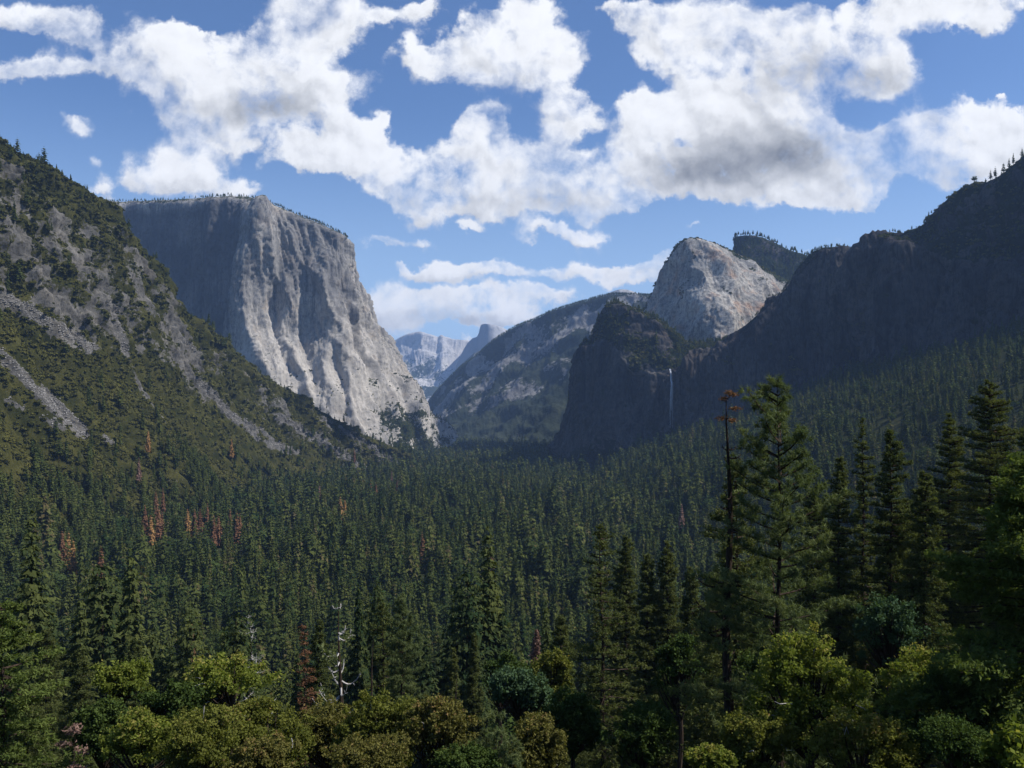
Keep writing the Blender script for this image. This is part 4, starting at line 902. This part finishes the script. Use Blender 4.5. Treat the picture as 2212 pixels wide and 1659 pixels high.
# ------------------------------------------------------------------ foreground trees, one by one
rngH = np.random.default_rng(31)
def base_at(u, D): X = (u - CX) / FU * D; return X, D, float(ground_z(X, D))
def hero_conifer(name, label, cat, u, vtop, D, halfU, style='fir', mat=None, seed=0, crown_base=.12, density=1.0, bulge=.8, lean=0.0, group=None, trunk_r=None, gaps=1.0, leader=.04, dense_n=None):
    """u, vtop: where the tip stands; halfU: half width of the crown (picture units) at its widest"""
    rng = np.random.default_rng(seed + 1000)
    X, Y, z = base_at(u, D); zt = (HZ - vtop) / FU * D; H = zt - z; Rm = halfU / FU * D
    root = bpy.data.objects.new(name, None); C.objects.link(root); root.location = (X, Y, z); tag(root, label, cat, group)
    tr = trunk_r or H * .011
    zz = np.linspace(-.5, H, 12); bx = lean * (zz / H - 1) + .12 * np.sin(zz * .35 + seed)
    wood = Bag(); V, T = tube(np.stack([bx, .1 * np.cos(zz * .3 + seed), zz], -1), tr * (1.02 - (np.clip(zz, 0, H) / H) ** .9), 8); wood.add(V, T, 2)
    crown = Bag()
    pxm = FU / D / 2.16                                             # pixels per metre in the final picture
    step = (.62 if style == 'pine' else .42) * max(1, H / 30) / density
    zb = H * crown_base; zcur = H - .3
    nod = []
    while zcur > zb:
        t = (H - zcur) / (H - zb)
        nb = 4 if style == 'pine' else 5
        a0 = rng.random() * 6.28
        for b in range(nb): nod.append((zcur + rng.normal() * step * .25, a0 + b * 6.28 / nb + rng.normal() * .35, t))
        zcur -= step * (.8 + .5 * rng.random())
    cen_all, dir_all, tint_all, nrm_all = [], [], [], []
    for (zc, az, t) in nod:
        lump = 1 + .55 * float(pnoise(np.array([[math.cos(az) * 1.1 + seed * 3.1, math.sin(az) * 1.1, zc * .33]]))[0]) * 1.6 * gaps
        L = Rm * (t ** bulge) * lump * (.75 + .5 * rng.random()) * (1 - .4 * max(0, t - .82) / .18) + .15
        if L < .12 or rng.random() < .06 * gaps: continue
        up = (.55 - .75 * t) if style == 'pine' else (.15 - .55 * t)
        s = np.linspace(0, 1, 6)
        h = np.array([math.cos(az), math.sin(az), 0])
        droop = up * s * L + (.18 if style == 'pine' else .10) * L * s ** 2.2
        pts = h[None] * (s * L)[:, None]; pts[:, 2] = zc + droop
        side = np.array([-h[1], h[0], 0]); pts += side[None] * (np.sin(s * 3 + rng.random() * 6) * L * .05)[:, None]
        pts[:, 0] += np.interp(zc, zz, bx)
        V, T = tube(pts, tr * .30 * (1 - t * .2) * np.linspace(1, .25, 6) * min(1, L / 2 + .3), 3); wood.add(V, T, 2)
        # sprays along the branch and on side twigs
        n = int((7 if style == 'pine' else 15) * max(L, .4) * density * (1.0 if dense_n is None else dense_n))
        f = (.22 + .78 * rng.random(n) ** .75); base = np.stack([np.interp(f, s, pts[:, k]) for k in range(3)], -1)
        lat = rng.normal(size=n) * (1 - f * .55) * L * .24
        c = base + side[None] * lat[:, None] + np.stack([np.zeros(n), np.zeros(n), np.abs(rng.normal(size=n)) * .10 * L ** .5], -1)
        d = unit(h[None] * .9 + side[None] * (np.sign(lat) * .7)[:, None] + np.array([0, 0, .35 if style == 'pine' else -.15]) + rng.normal(size=(n, 3)) * .25)
        cen_all.append(c); dir_all.append(d); tint_all.append(np.full(n, .35 + .3 * rng.random() + .15 * f - .1))
    cen = np.concatenate(cen_all); dr = np.concatenate(dir_all); ti = np.concatenate(tint_all)
    if style == 'pine':
        # tufts of long needles: a fan of thin blades round each twig end
        k = 24; nl = .44 * (H / 30) ** .4
        C_ = np.repeat(cen, k, 0); Dd = np.repeat(dr, k, 0); rr = unit(rng.normal(size=C_.shape)); dd = unit(Dd * .55 + rr * 1.0)
        V, T = leaves(rng, C_ + dd * nl * .5, nl * (.75 + .5 * rng.random(len(C_))), None, .5, .13, dd)
        tt = np.clip(np.repeat(ti, k) + rng.normal(size=len(C_)) * .12, 0, 1)
    else:
        k = 9; nl = max(.20, 1.45 / pxm)
        C_ = np.repeat(cen, k, 0) + rng.normal(size=(len(cen) * k, 3)) * nl * .45; Dd = unit(np.repeat(dr, k, 0) + rng.normal(size=C_.shape) * .5)
        V, T = leaves(rng, C_, nl * (.6 + .8 * rng.random(len(C_))), np.broadcast_to(np.array([0, 0, 1.0]), C_.shape), .45, .5, Dd)
        tt = np.clip(np.repeat(ti, k) + rng.normal(size=len(C_)) * .14, 0, 1)
    crown.add(V, T, tt)
    wood.build('trunk', M_bark, root); crown.build('crown', mat or (M_pine if style == 'pine' else M_conifer_near), root)
    return root
M_conifer_near = leaf_material('near_needles', (.032, .050, .020), (.135, .145, .048), trans=.3, hue_obj=.3)
def snag(name, label, cat, u, vtop, D, halfU, seed, green=0.0, gmat=None, fr=(.25, 1.0), nbr=26, white=True, r=.20, curl=1.0, rusty=0, tap=1.1):
    rng = np.random.default_rng(seed + 2000)
    X, Y, z = base_at(u, D); zt = (HZ - vtop) / FU * D; H = zt - z; Rm = halfU / FU * D
    root = bpy.data.objects.new(name, None); C.objects.link(root); root.location = (X, Y, z); tag(root, label, cat, None)
    wood = Bag(); zz = np.linspace(-.5, H, 14); bx = .15 * np.sin(zz * .4 + seed)
    V, T = tube(np.stack([bx, zz * 0, zz], -1), r * (1.04 - (np.clip(zz, 0, H) / H) ** tap), 8); wood.add(V, T, 2)
    bares = []; fol = Bag(); has = False
    for b in range(nbr):
        bare = Bag(); bares.append(bare)
        t = rng.random(); zc = H * (fr[0] + (fr[1] - fr[0]) * t) - .1; az = rng.random() * 6.28; h = np.array([math.cos(az), math.sin(az), 0])
        L = Rm * (1.05 - .75 * t) * (.55 + .6 * rng.random()); s = np.linspace(0, 1, 9)
        pts = h[None] * (s * L)[:, None]; pts[:, 2] = zc + L * (-.35 * np.sin(s * math.pi * .8) + .55 * s ** 2.6) * curl
        pts += np.cross(h, [0, 0, 1])[None] * (np.sin(s * 5 + b) * .10 * L * s)[:, None]; pts[:, 0] += np.interp(zc, zz, bx)
        V, T = tube(pts, r * .30 * np.linspace(1, .25, 9) * (1.1 - .5 * t), 4); (bare if white else wood).add(V, T, 2)
        for q in range(4):
            f = .35 + .6 * rng.random(); p0 = np.array([np.interp(f, s, pts[:, k]) for k in range(3)]); dd = unit(h + rng.normal(size=3) * .8 + [0, 0, .5]); l2 = L * .28 * rng.random() + .1
            V, T = tube(np.stack([p0, p0 + dd * l2 * .5 + [0, 0, .05], p0 + dd * l2]), np.array([1, .7, .3]) * r * .10, 3); (bare if white else wood).add(V, T, 2)
        if rng.random() < green:
            n = int(40 * L + 20); f = .45 + .55 * rng.random(n); c = np.stack([np.interp(f, s, pts[:, k]) for k in range(3)], -1) + rng.normal(size=(n, 3)) * .16 * L ** .5
            V, T = leaves(rng, c, .30 * (.6 + .8 * rng.random(n)), None, .5, .4); fol.add(V, T, np.clip(.55 + rng.normal(size=n) * .2, 0, 1)); has = True
    if rusty:
        for b in range(rusty):
            rb = Bag()
            zc = H * (.985 if b < rusty - 3 else .94) + rng.normal() * .22; az = b * 2.4; L = Rm * (.17 if b < rusty - 3 else .36) * (.7 + .5 * rng.random()); h = np.array([math.cos(az), math.sin(az) * .6, .06])
            V, T = tube(np.stack([[0, 0, zc], h * L * .5 + [0, 0, zc], h * L + [0, 0, zc + .1]]), np.array([.05, .035, .015]), 3); wood.add(V, T, 2)
            n = 90; f = .35 + .7 * rng.random(n); c = h[None] * (f * L)[:, None] + [0, 0, zc] + rng.normal(size=(n, 3)) * np.array([.14, .14, .07])
            V, T = leaves(rng, c, .17 * (.6 + .8 * rng.random(n)), None, .5, .35); rb.add(V, T, np.clip(.6 + rng.normal(size=n) * .2, 0, 1)); rb.build('rusty_spray', M_dead, root)
    wood.build('trunk', M_bark, root)
    if white:
        for bare in bares: bare.build('bare_branch', M_bare, root)
    if has: fol.build('crown', gmat or M_pine, root)
    return root
def hero_broadleaf(name, label, cat, u, v, D, ru, rv, mat, seed, nclump=60, nleaf=230, leaf=.10, ground=None, group=None, ry=None, flat=.8, crad=.16, twig=0, bark=None, forward=0):
    """crown centred at (u, v) with half sizes ru, rv in picture units"""
    rng = np.random.default_rng(seed + 3000)
    X, Y, z = base_at(u, D); zc = (HZ - v) / FU * D; rx, rz = ru / FU * D, rv / FU * D; ry = ry or rx * .8
    if ground is not None: z = zc - ground
    z = min(z, zc - rz * 1.15)
    root = bpy.data.objects.new(name, None); C.objects.link(root); root.location = (X, Y, z); tag(root, label, cat, group)
    wood = Bag(); crown = Bag()
    hc = zc - z
    nl_ = 9; ld = unit(rng.normal(size=(nl_, 3))); ld[:, 2] = np.where(ld[:, 2] < -.5, -ld[:, 2], ld[:, 2]); ld *= (.45 + .35 * rng.random((nl_, 1)))
    li = rng.integers(0, nl_, nclump); d = ld[li] + rng.normal(size=(nclump, 3)) * .24
    rr_ = np.linalg.norm(d, axis=1, keepdims=True); d = d / rr_ * np.minimum(rr_, 1.05)
    cc = d * np.array([rx, ry, rz]) + np.array([0, 0, hc])
    th = max(.15, hc - rz * .9); tz = np.linspace(-.3, th, 5); tr = .045 * (rx + rz)
    V, T = tube(np.stack([.1 * np.sin(tz), tz * 0, tz], -1), tr * np.linspace(1, .75, 5), 7); wood.add(V, T, 2)
    for c in cc[::max(1, nclump // 46)]:
        p0 = np.array([0, 0, th - rng.random() * .2 * rz]); mid = p0 * .45 + c * .55 + rng.normal(size=3) * .08 * rx + [0, 0, -.10 * rz]
        s = np.linspace(0, 1, 6)[:, None]; pts = (1 - s) ** 2 * p0 + 2 * s * (1 - s) * mid + s ** 2 * c
        V, T = tube(pts, tr * .42 * np.linspace(1, .18, 6), 4); wood.add(V, T, 2)
    cr = crad * (rx + rz)
    csz = cr * (.45 + .9 * rng.random(nclump))
    n = nclump * nleaf; i = np.repeat(np.arange(nclump), nleaf); o = unit(rng.normal(size=(n, 3))) * (rng.random((n, 1)) ** .42)
    an = np.exp(rng.normal(size=(nclump, 3)) * .32); o = o * (1 + (rng.random((n, 1)) < .16) * .7)
    P = cc[i] + o * csz[i][:, None] * np.array([1, 1, .72]) * an[i]
    P = P + rng.normal(size=P.shape) * leaf * .5
    nrm = unit(o * .7 + np.array([0, 0, .8]))
    V, T = quads(rng, P, leaf * (.6 + .8 * rng.random(n)), nrm, .42, .62)
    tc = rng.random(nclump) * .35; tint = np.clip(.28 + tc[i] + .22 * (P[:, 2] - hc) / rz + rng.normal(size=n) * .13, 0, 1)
    crown.add(V, T, np.tile(tint, 2))
    twigs = []
    for q in range(twig):
        c = cc[rng.integers(nclump)]; p0 = c * .75 + np.array([0, 0, hc * .25]); dd = unit(c - np.array([0, 0, hc]) + rng.normal(size=3) * .5 + [0, -.5, .3])
        L = .35 * rx * (.5 + rng.random()); kn = np.stack([p0, p0 + dd * L * .4 + rng.normal(size=3) * .06 * L, p0 + dd * L * .75 + rng.normal(size=3) * .1 * L, p0 + dd * L + rng.normal(size=3) * .12 * L])
        V, T = tube(kn, np.array([1, .8, .55, .25]) * .018 * rx ** .5, 4); bare = Bag(); bare.add(V, T, 2); twigs.append(bare)
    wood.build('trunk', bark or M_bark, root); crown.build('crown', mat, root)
    for bare in twigs: bare.build('bare_twig', M_bare, root)
    return root

# --- right group
hero_conifer('pine_tree', 'tall foreground pine with long needle tufts and a twin pointed tip, right of centre', 'pine', 1682, 822, 58, 148, 'pine', seed=1, crown_base=.10, density=.85, bulge=.52, gaps=1.7, trunk_r=.30)
hero_conifer('conifer_tree', 'narrow dark conifer just right of the tall tufted pine', 'conifer', 1812, 988, 92, 62, seed=2, bulge=.6)
hero_conifer('conifer_tree', 'slender thin-topped conifer between the tufted pine and the right-hand group', 'conifer', 1864, 905, 98, 55, seed=3, bulge=.7, gaps=1.3, density=.8)
hero_conifer('conifer_tree', 'pointed dark conifer in the middle of the right-hand group', 'conifer', 1924, 930, 90, 82, seed=4, bulge=.62, gaps=1.2)
hero_conifer('conifer_tree', 'short bushy conifer low between two taller ones on the right', 'conifer', 1998, 1022, 86, 75, seed=5, bulge=.55)
hero_conifer('conifer_tree', 'dark broad conifer left of the tallest one at the right edge', 'conifer', 2050, 898, 112, 88, seed=6, bulge=.6)
hero_conifer('conifer_tree', 'tallest broad pyramidal conifer near the right edge', 'conifer', 2138, 824, 106, 130, seed=7, bulge=.62)
hero_conifer('conifer_tree', 'dark conifer cut by the right edge behind the cedar', 'conifer', 2228, 905, 100, 110, seed=8, bulge=.6)
hero_conifer('conifer_tree', 'shadowed conifer filling the gap behind the group on the right', 'conifer', 1960, 1085, 120, 90, seed=9, bulge=.5)
hero_conifer('conifer_tree', 'shadowed conifer low behind the tufted pine', 'conifer', 1760, 1065, 112, 80, seed=10, bulge=.5)
hero_conifer('cedar_tree', 'large dark cedar with sweeping limbs at the right edge', 'cedar', 2250, 990, 42, 230, mat=M_sunpine, seed=11, bulge=.42, gaps=1.5, density=1.15, crown_base=.02)
snag('dying_pine', 'gaunt half-dead pine with a rusty flat top left of the tufted pine', 'pine', 1573, 842, 60, 80, 12, green=.35, fr=(.40, .90), nbr=30, white=False, r=.36, curl=.5, rusty=6, tap=1.7, gmat=None)
hero_conifer('conifer_tree', 'ragged olive conifer around the trunk of the gaunt half-dead pine', 'conifer', 1590, 1000, 72, 95, seed=13, bulge=.55, gaps=1.5, density=.8)
# --- centre group
hero_conifer('conifer_tree', 'tall thin-crowned conifer with a long bare trunk right of the middle', 'conifer', 1296, 1132, 92, 62, seed=14, bulge=.55, gaps=1.8, density=.62, trunk_r=.36, lean=-.5)
hero_conifer('conifer_tree', 'olive conifer just right of the long bare trunk', 'conifer', 1352, 1158, 150, 52, seed=15, bulge=.55)
hero_conifer('conifer_tree', 'rounded conifer second right of the long bare trunk', 'conifer', 1398, 1200, 140, 45, seed=16, bulge=.5)
hero_conifer('conifer_tree', 'pointed green conifer third right of the long bare trunk', 'conifer', 1441, 1170, 140, 50, seed=17, bulge=.6)
hero_conifer('conifer_tree', 'bright green conifer between the centre group and the gaunt pine', 'conifer', 1492, 1225, 130, 48, seed=18, bulge=.6)
hero_conifer('conifer_tree', 'dark conifer under the gaunt half-dead pine', 'conifer', 1545, 1240, 105, 60, seed=19, bulge=.5)
hero_conifer('conifer_tree', 'straight dark pine with a tufted crown left of the middle', 'pine', 868, 1290, 96, 48, 'pine', seed=20, crown_base=.25, bulge=.6, density=1.2)
hero_conifer('conifer_tree', 'ragged narrow pine directly left of the straight tufted one', 'pine', 826, 1300, 104, 36, seed=21, bulge=.6, gaps=1.6, density=.7)
hero_conifer('conifer_tree', 'small pale green conifer above the low bushes in the middle', 'conifer', 1165, 1430, 110, 46, seed=22, bulge=.75)
hero_conifer('conifer_tree', 'young yellowish conifer left of the low green one in the middle', 'conifer', 1022, 1368, 150, 34, seed=23, bulge=.75)
hero_conifer('conifer_tree', 'young conifer standing behind the bare black trunk', 'conifer', 978, 1400, 140, 30, seed=24, bulge=.7)
hero_conifer('young_pine', 'young long-needled pine low at the bottom, left of the big trunk', 'pine', 1066, 1545, 40, 42, 'pine', seed=25, crown_base=.02, bulge=.5, density=1.5)
hero_conifer('young_pine', 'smallest long-needled pine at the bottom edge', 'pine', 1102, 1600, 38, 30, 'pine', seed=26, crown_base=.02, bulge=.5, density=1.6)
snag('dead_snag', 'dead snag with curled bleached branches left of the middle', 'dead tree', 735, 1296, 68, 66, 30, green=.22, fr=(.38, .99), nbr=26, r=.30)
snag('dead_snag', 'bare dark trunk with a few curled white limbs beside the bleached snag', 'dead tree', 806, 1375, 84, 40, 31, green=0, fr=(.42, .62), nbr=7, r=.26)
snag('dead_snag', 'grey dead conifer with fine bare twigs behind the yellow-green oak', 'dead tree', 540, 1320, 104, 48, 32, green=.25, fr=(.45, .99), nbr=46, r=.16, curl=.6)
snag('dead_snag', 'bare black trunk with no branches among the bushes in the middle', 'dead tree', 986, 1440, 80, 8, 33, green=0, fr=(.5, .9), nbr=5, white=False, r=.17)
hero_conifer('dead_conifer', 'small rusty red dead conifer left of the bleached snag', 'dead conifer', 657, 1352, 96, 21, seed=34, bulge=.45, mat=M_dead, gaps=2.2, density=.55)
hero_conifer('dead_conifer', 'little pinkish brown dead conifer in the middle of the near forest', 'dead conifer', 1158, 1362, 150, 24, seed=35, bulge=.75, mat=M_pinkdead)
hero_conifer('dead_conifer', 'pale pinkish dead sapling at the bottom left', 'dead conifer', 160, 1570, 46, 50, seed=36, bulge=.7, mat=M_pinkdead, gaps=1.2, density=.45)
# --- left group
hero_conifer('pine_tree', 'sunlit pine with a dark trunk cut by the left edge', 'pine', 4, 1300, 52, 100, seed=37, bulge=.40, gaps=1.6, mat=M_sunpine, density=.8, trunk_r=.27, crown_base=.05)
hero_conifer('conifer_tree', 'dark conifer behind the pine at the left edge', 'conifer', 100, 1360, 130, 55, seed=38, bulge=.55)
hero_conifer('conifer_tree', 'narrow conifer left of the yellow-green oaks', 'conifer', 172, 1400, 110, 48, seed=39, bulge=.55)
hero_conifer('conifer_tree', 'olive conifer right behind the narrow one at the left', 'conifer', 290, 1380, 150, 40, seed=40, bulge=.6)
hero_conifer('conifer_tree', 'low dark conifer between the pine at the left edge and the oak', 'conifer', 60, 1480, 90, 60, seed=41, bulge=.5)
hero_conifer('conifer_tree', 'dark conifer behind the little rusty dead one', 'conifer', 690, 1340, 120, 42, seed=42, bulge=.6)
hero_conifer('conifer_tree', 'shaded conifer in the dark hollow right of the centre', 'conifer', 1210, 1330, 120, 55, seed=43, bulge=.55)
# --- broadleaves
hero_broadleaf('oak_tree', 'sunlit yellow-green oak on a thin dark trunk at the left', 'oak', 262, 1475, 62, 68, 42, M_oak, 50, 70, 110, .22, crad=.10)
hero_broadleaf('oak_tree', 'bright yellow-green oak with spreading crown left of the snags', 'oak', 500, 1478, 60, 92, 62, M_oak, 51, 100, 110, .21, twig=6, crad=.09)
hero_broadleaf('oak_tree', 'duller oak between the two yellow-green ones', 'oak', 372, 1530, 58, 78, 62, M_green, 52, 90, 110, .20, crad=.09)
hero_broadleaf('oak_tree', 'large sunlit yellow-green oak in front of the tufted pine', 'oak', 1752, 1500, 46, 118, 140, M_oak, 53, 230, 120, .15, twig=14, crad=.06)
hero_broadleaf('oak_tree', 'rounded blue-green tree in shade right of the sunlit oak', 'broadleaf tree', 1918, 1370, 64, 66, 82, M_bluegreen, 54, 90, 130, .19, crad=.08)
hero_broadleaf('oak_tree', 'pale green thin-leaved tree among the dark trunks right of the middle', 'broadleaf tree', 1470, 1462, 84, 52, 92, M_green, 55, 90, 110, .24, crad=.08)
hero_broadleaf('oak_tree', 'broad green tree behind the low green conifer in the middle', 'broadleaf tree', 1080, 1475, 96, 64, 60, M_green, 56, 80, 110, .26, crad=.08)
hero_broadleaf('oak_tree', 'yellow-olive tree right of the low green conifer', 'broadleaf tree', 1195, 1465, 86, 50, 60, M_olive_green, 57, 80, 110, .24, crad=.08)

BUSHES = [
 (300,1610,46,80,70,'M_oak','leafy green bush under the left oak'),
 (225,1590,52,60,75,'M_green','darker green bush at the lower left beside the pinkish sapling'),
 (440,1615,44,105,80,'M_olive_green','olive brown live oak at the bottom, below the bright oak'),
 (575,1600,50,100,82,'M_olive_green','olive brown live oak in the bottom row, second from the left'),
 (600,1655,36,95,60,'M_olive','nearest rusty olive bush at the bottom left of the middle'),
 (705,1590,54,88,72,'M_olive','olive brown live oak at the foot of the bleached snag'),
 (820,1580,50,95,80,'M_olive_green','olive brown live oak below the straight tufted pine'),
 (790,1650,38,100,60,'M_olive','near olive bush at the bottom edge below the tufted pine'),
 (945,1600,46,90,80,'M_olive','olive brown live oak below the bare black trunk'),
 (1010,1655,38,70,50,'M_green','small green bush at the bottom edge left of the young pines'),
 (1160,1620,44,75,70,'M_olive','dull olive bush at the bottom just right of the young pines'),
 (1120,1500,64,62,55,'M_bluegreen','blue-green tree above the young long-needled pines'),
 (1240,1560,60,60,70,'M_green','dark green bush at the foot of the long bare trunk'),
 (1380,1600,58,85,75,'M_green','shaded green bush between the bare trunk and the bright bush'),
 (1532,1652,34,52,34,'M_oak','small bright yellow-green bush at the bottom right of centre'),
 (1640,1610,44,80,75,'M_olive_green','twiggy olive bush left of the sunlit oak'),
 (1650,1480,66,70,70,'M_green','shaded green tree left of the sunlit oak'),
 (1860,1620,40,105,85,'M_olive_green','yellowish olive bush at the bottom below the sunlit oak'),
 (1985,1490,50,75,85,'M_oak','yellow-green tree right of the sunlit oak'),
 (1960,1610,44,80,70,'M_green','dark green bush low at the right'),
 (2090,1500,44,90,80,'M_green','green tree under the cedar limbs at the right edge'),
 (2060,1620,36,90,60,'M_green','shaded bush at the bottom right'),
]
for n, (u, v, D, ru, rv, mt, lab) in enumerate(BUSHES):
    hero_broadleaf('shrub' if D < 48 else 'live_oak', lab, 'shrub' if D < 48 else 'oak', u, v, D, ru, rv, globals()[mt], 200 + n, 230, 75, max(.10, .0032 * D), crad=.062, twig=5 if 'olive' in mt else 0)
hero_broadleaf('manzanita_shrub', 'near shrub with big round yellow-green leaves in the bottom right corner', 'shrub', 2190, 1640, 11, 52, 62, M_oak, 300, 30, 60, .075, crad=.13)

# ------------------------------------------------------------------ the waterfall
def build_waterfall():
    Q = np.concatenate([TERRAIN_ALL[k][0].reshape(-1, 3) for k in ('shaded_cliff', 'rock_spur')])
    Q = Q[(Q[:, 1] > 500)]; qu = CX + Q[:, 0] / Q[:, 1] * FU; qv = HZ - Q[:, 2] / Q[:, 1] * FU
    bag = Bag(); rng = np.random.default_rng(4); vs = np.linspace(797, 925, 18); dep = []
    for v in vs:
        k = (np.abs(qu - 1444) < 9) & (np.abs(qv - v) < 9); dep.append(Q[k, 1].min() if k.any() else 2280)
    dep = np.minimum.accumulate(np.array(dep)) - 5
    top = float(dep[0])
    z = (HZ - vs) / FU * dep
    for q in range(10):
        n = 18 if q < 4 else 9 + int(rng.integers(0, 7)); s = np.linspace(0, 1, 18)
        sp = rng.normal() * .8; x = (1447 - CX) / FU * top - 4.5 * s + sp * (1 + 2.4 * s) + .5 * np.sin(s * 9 + q)
        pts = np.stack([x, dep - .4 * q * .3, z], -1)[:n]
        V, T = tube(pts, (.42 - .30 * s[:n]) * (.5 + .6 * rng.random()), 4); bag.add(V, T, 0)
    m = bpy.data.materials.new('falling_water'); m.use_nodes = True; g = NG(m.node_tree); bs = m.node_tree.nodes['Principled BSDF']
    bs.inputs['Base Color'].default_value = (.60, .64, .70, 1); bs.inputs['Roughness'].default_value = .6
    tag(bag.build('waterfall', m), 'thin white waterfall dropping down the dark cliff', None, None, 'structure')
build_waterfall()

# --- single trees standing on the skyline of the right shoulder
P_ = TERRAIN_ALL['shaded_cliff.001'][0][:, :].reshape(-1, 3); P_ = P_[P_[:, 1] > 500]; pu = CX + P_[:, 0] / P_[:, 1] * FU; pv = HZ - P_[:, 2] / P_[:, 1] * FU
for n, (u, hU, wd, lab) in enumerate(((2101, 15, .34, 'round-crowned tree, lowest of the row on the right skyline'), (2108, 13, .3, 'low bushy tree beside the lowest one on the right skyline'), (2137, 19, .17, 'narrow pine third up the row on the right skyline'), (2148, 22, .16, 'tallest pine in the row on the right skyline'),
        (2165, 20, .2, 'open-crowned pine right of the tallest one on the right skyline'), (2177, 19, .16, 'thin pine fifth up the row on the right skyline'), (2186, 22, .10, 'pole-like bare pine near the top of the row on the right skyline'), (2206, 18, .2, 'topmost pine of the row at the right edge skyline'))):
    k = np.abs(pu - u) < 3; j = np.argmin(np.where(k, pv, 1e9)); b = P_[j]; H = hU / FU * b[1] * 1.15
    V, T, a = (round_crown if wd > .25 else conifer_crown)(950 + n, 160, **(dict(wid=.36, size=.12) if wd > .25 else dict(width=wd, base=.25, size=.09, layers=7)))
    root = bpy.data.objects.new('skyline_tree', None); C.objects.link(root); root.location = b - np.array([0, 0, .8]); root.scale = (H, H, H); tag(root, lab, 'tree', 'trees in a row on the right skyline')
    make_mesh('crown', V, T, M_conifer, root, {'tint': ('FACE', a)}); tv, tt = trunk_simple(.95, .022, 4); make_mesh('trunk', tv, tt, M_bark, root)
# ------------------------------------------------------------------ air
def build_haze():
    x0, x1, y0, y1, z0, z1 = -15500, 15500, -1500, 23500, -230, 1720
    V = np.array([(x, y, z) for x in (x0, x1) for y in (y0, y1) for z in (z0, z1)], float)
    F = np.array([(0, 1, 3, 2), (4, 6, 7, 5), (0, 4, 5, 1), (2, 3, 7, 6), (0, 2, 6, 4), (1, 5, 7, 3)])
    m = bpy.data.materials.new('air'); m.use_nodes = True; g = NG(m.node_tree); g.n.clear()
    v = g.n.new('ShaderNodeVolumePrincipled'); v.inputs['Color'].default_value = (.36, .57, 1.0, 1); v.inputs['Density'].default_value = HAZE
    v.inputs['Anisotropy'].default_value = 0.1
    o = g.n.new('ShaderNodeOutputMaterial'); g.link(v.outputs[0], o.inputs['Volume'])
    tag(make_mesh('haze', V, F, m), 'thin blue haze filling the valley air', None, None, 'stuff')
HAZE = 3.8e-5
build_haze()
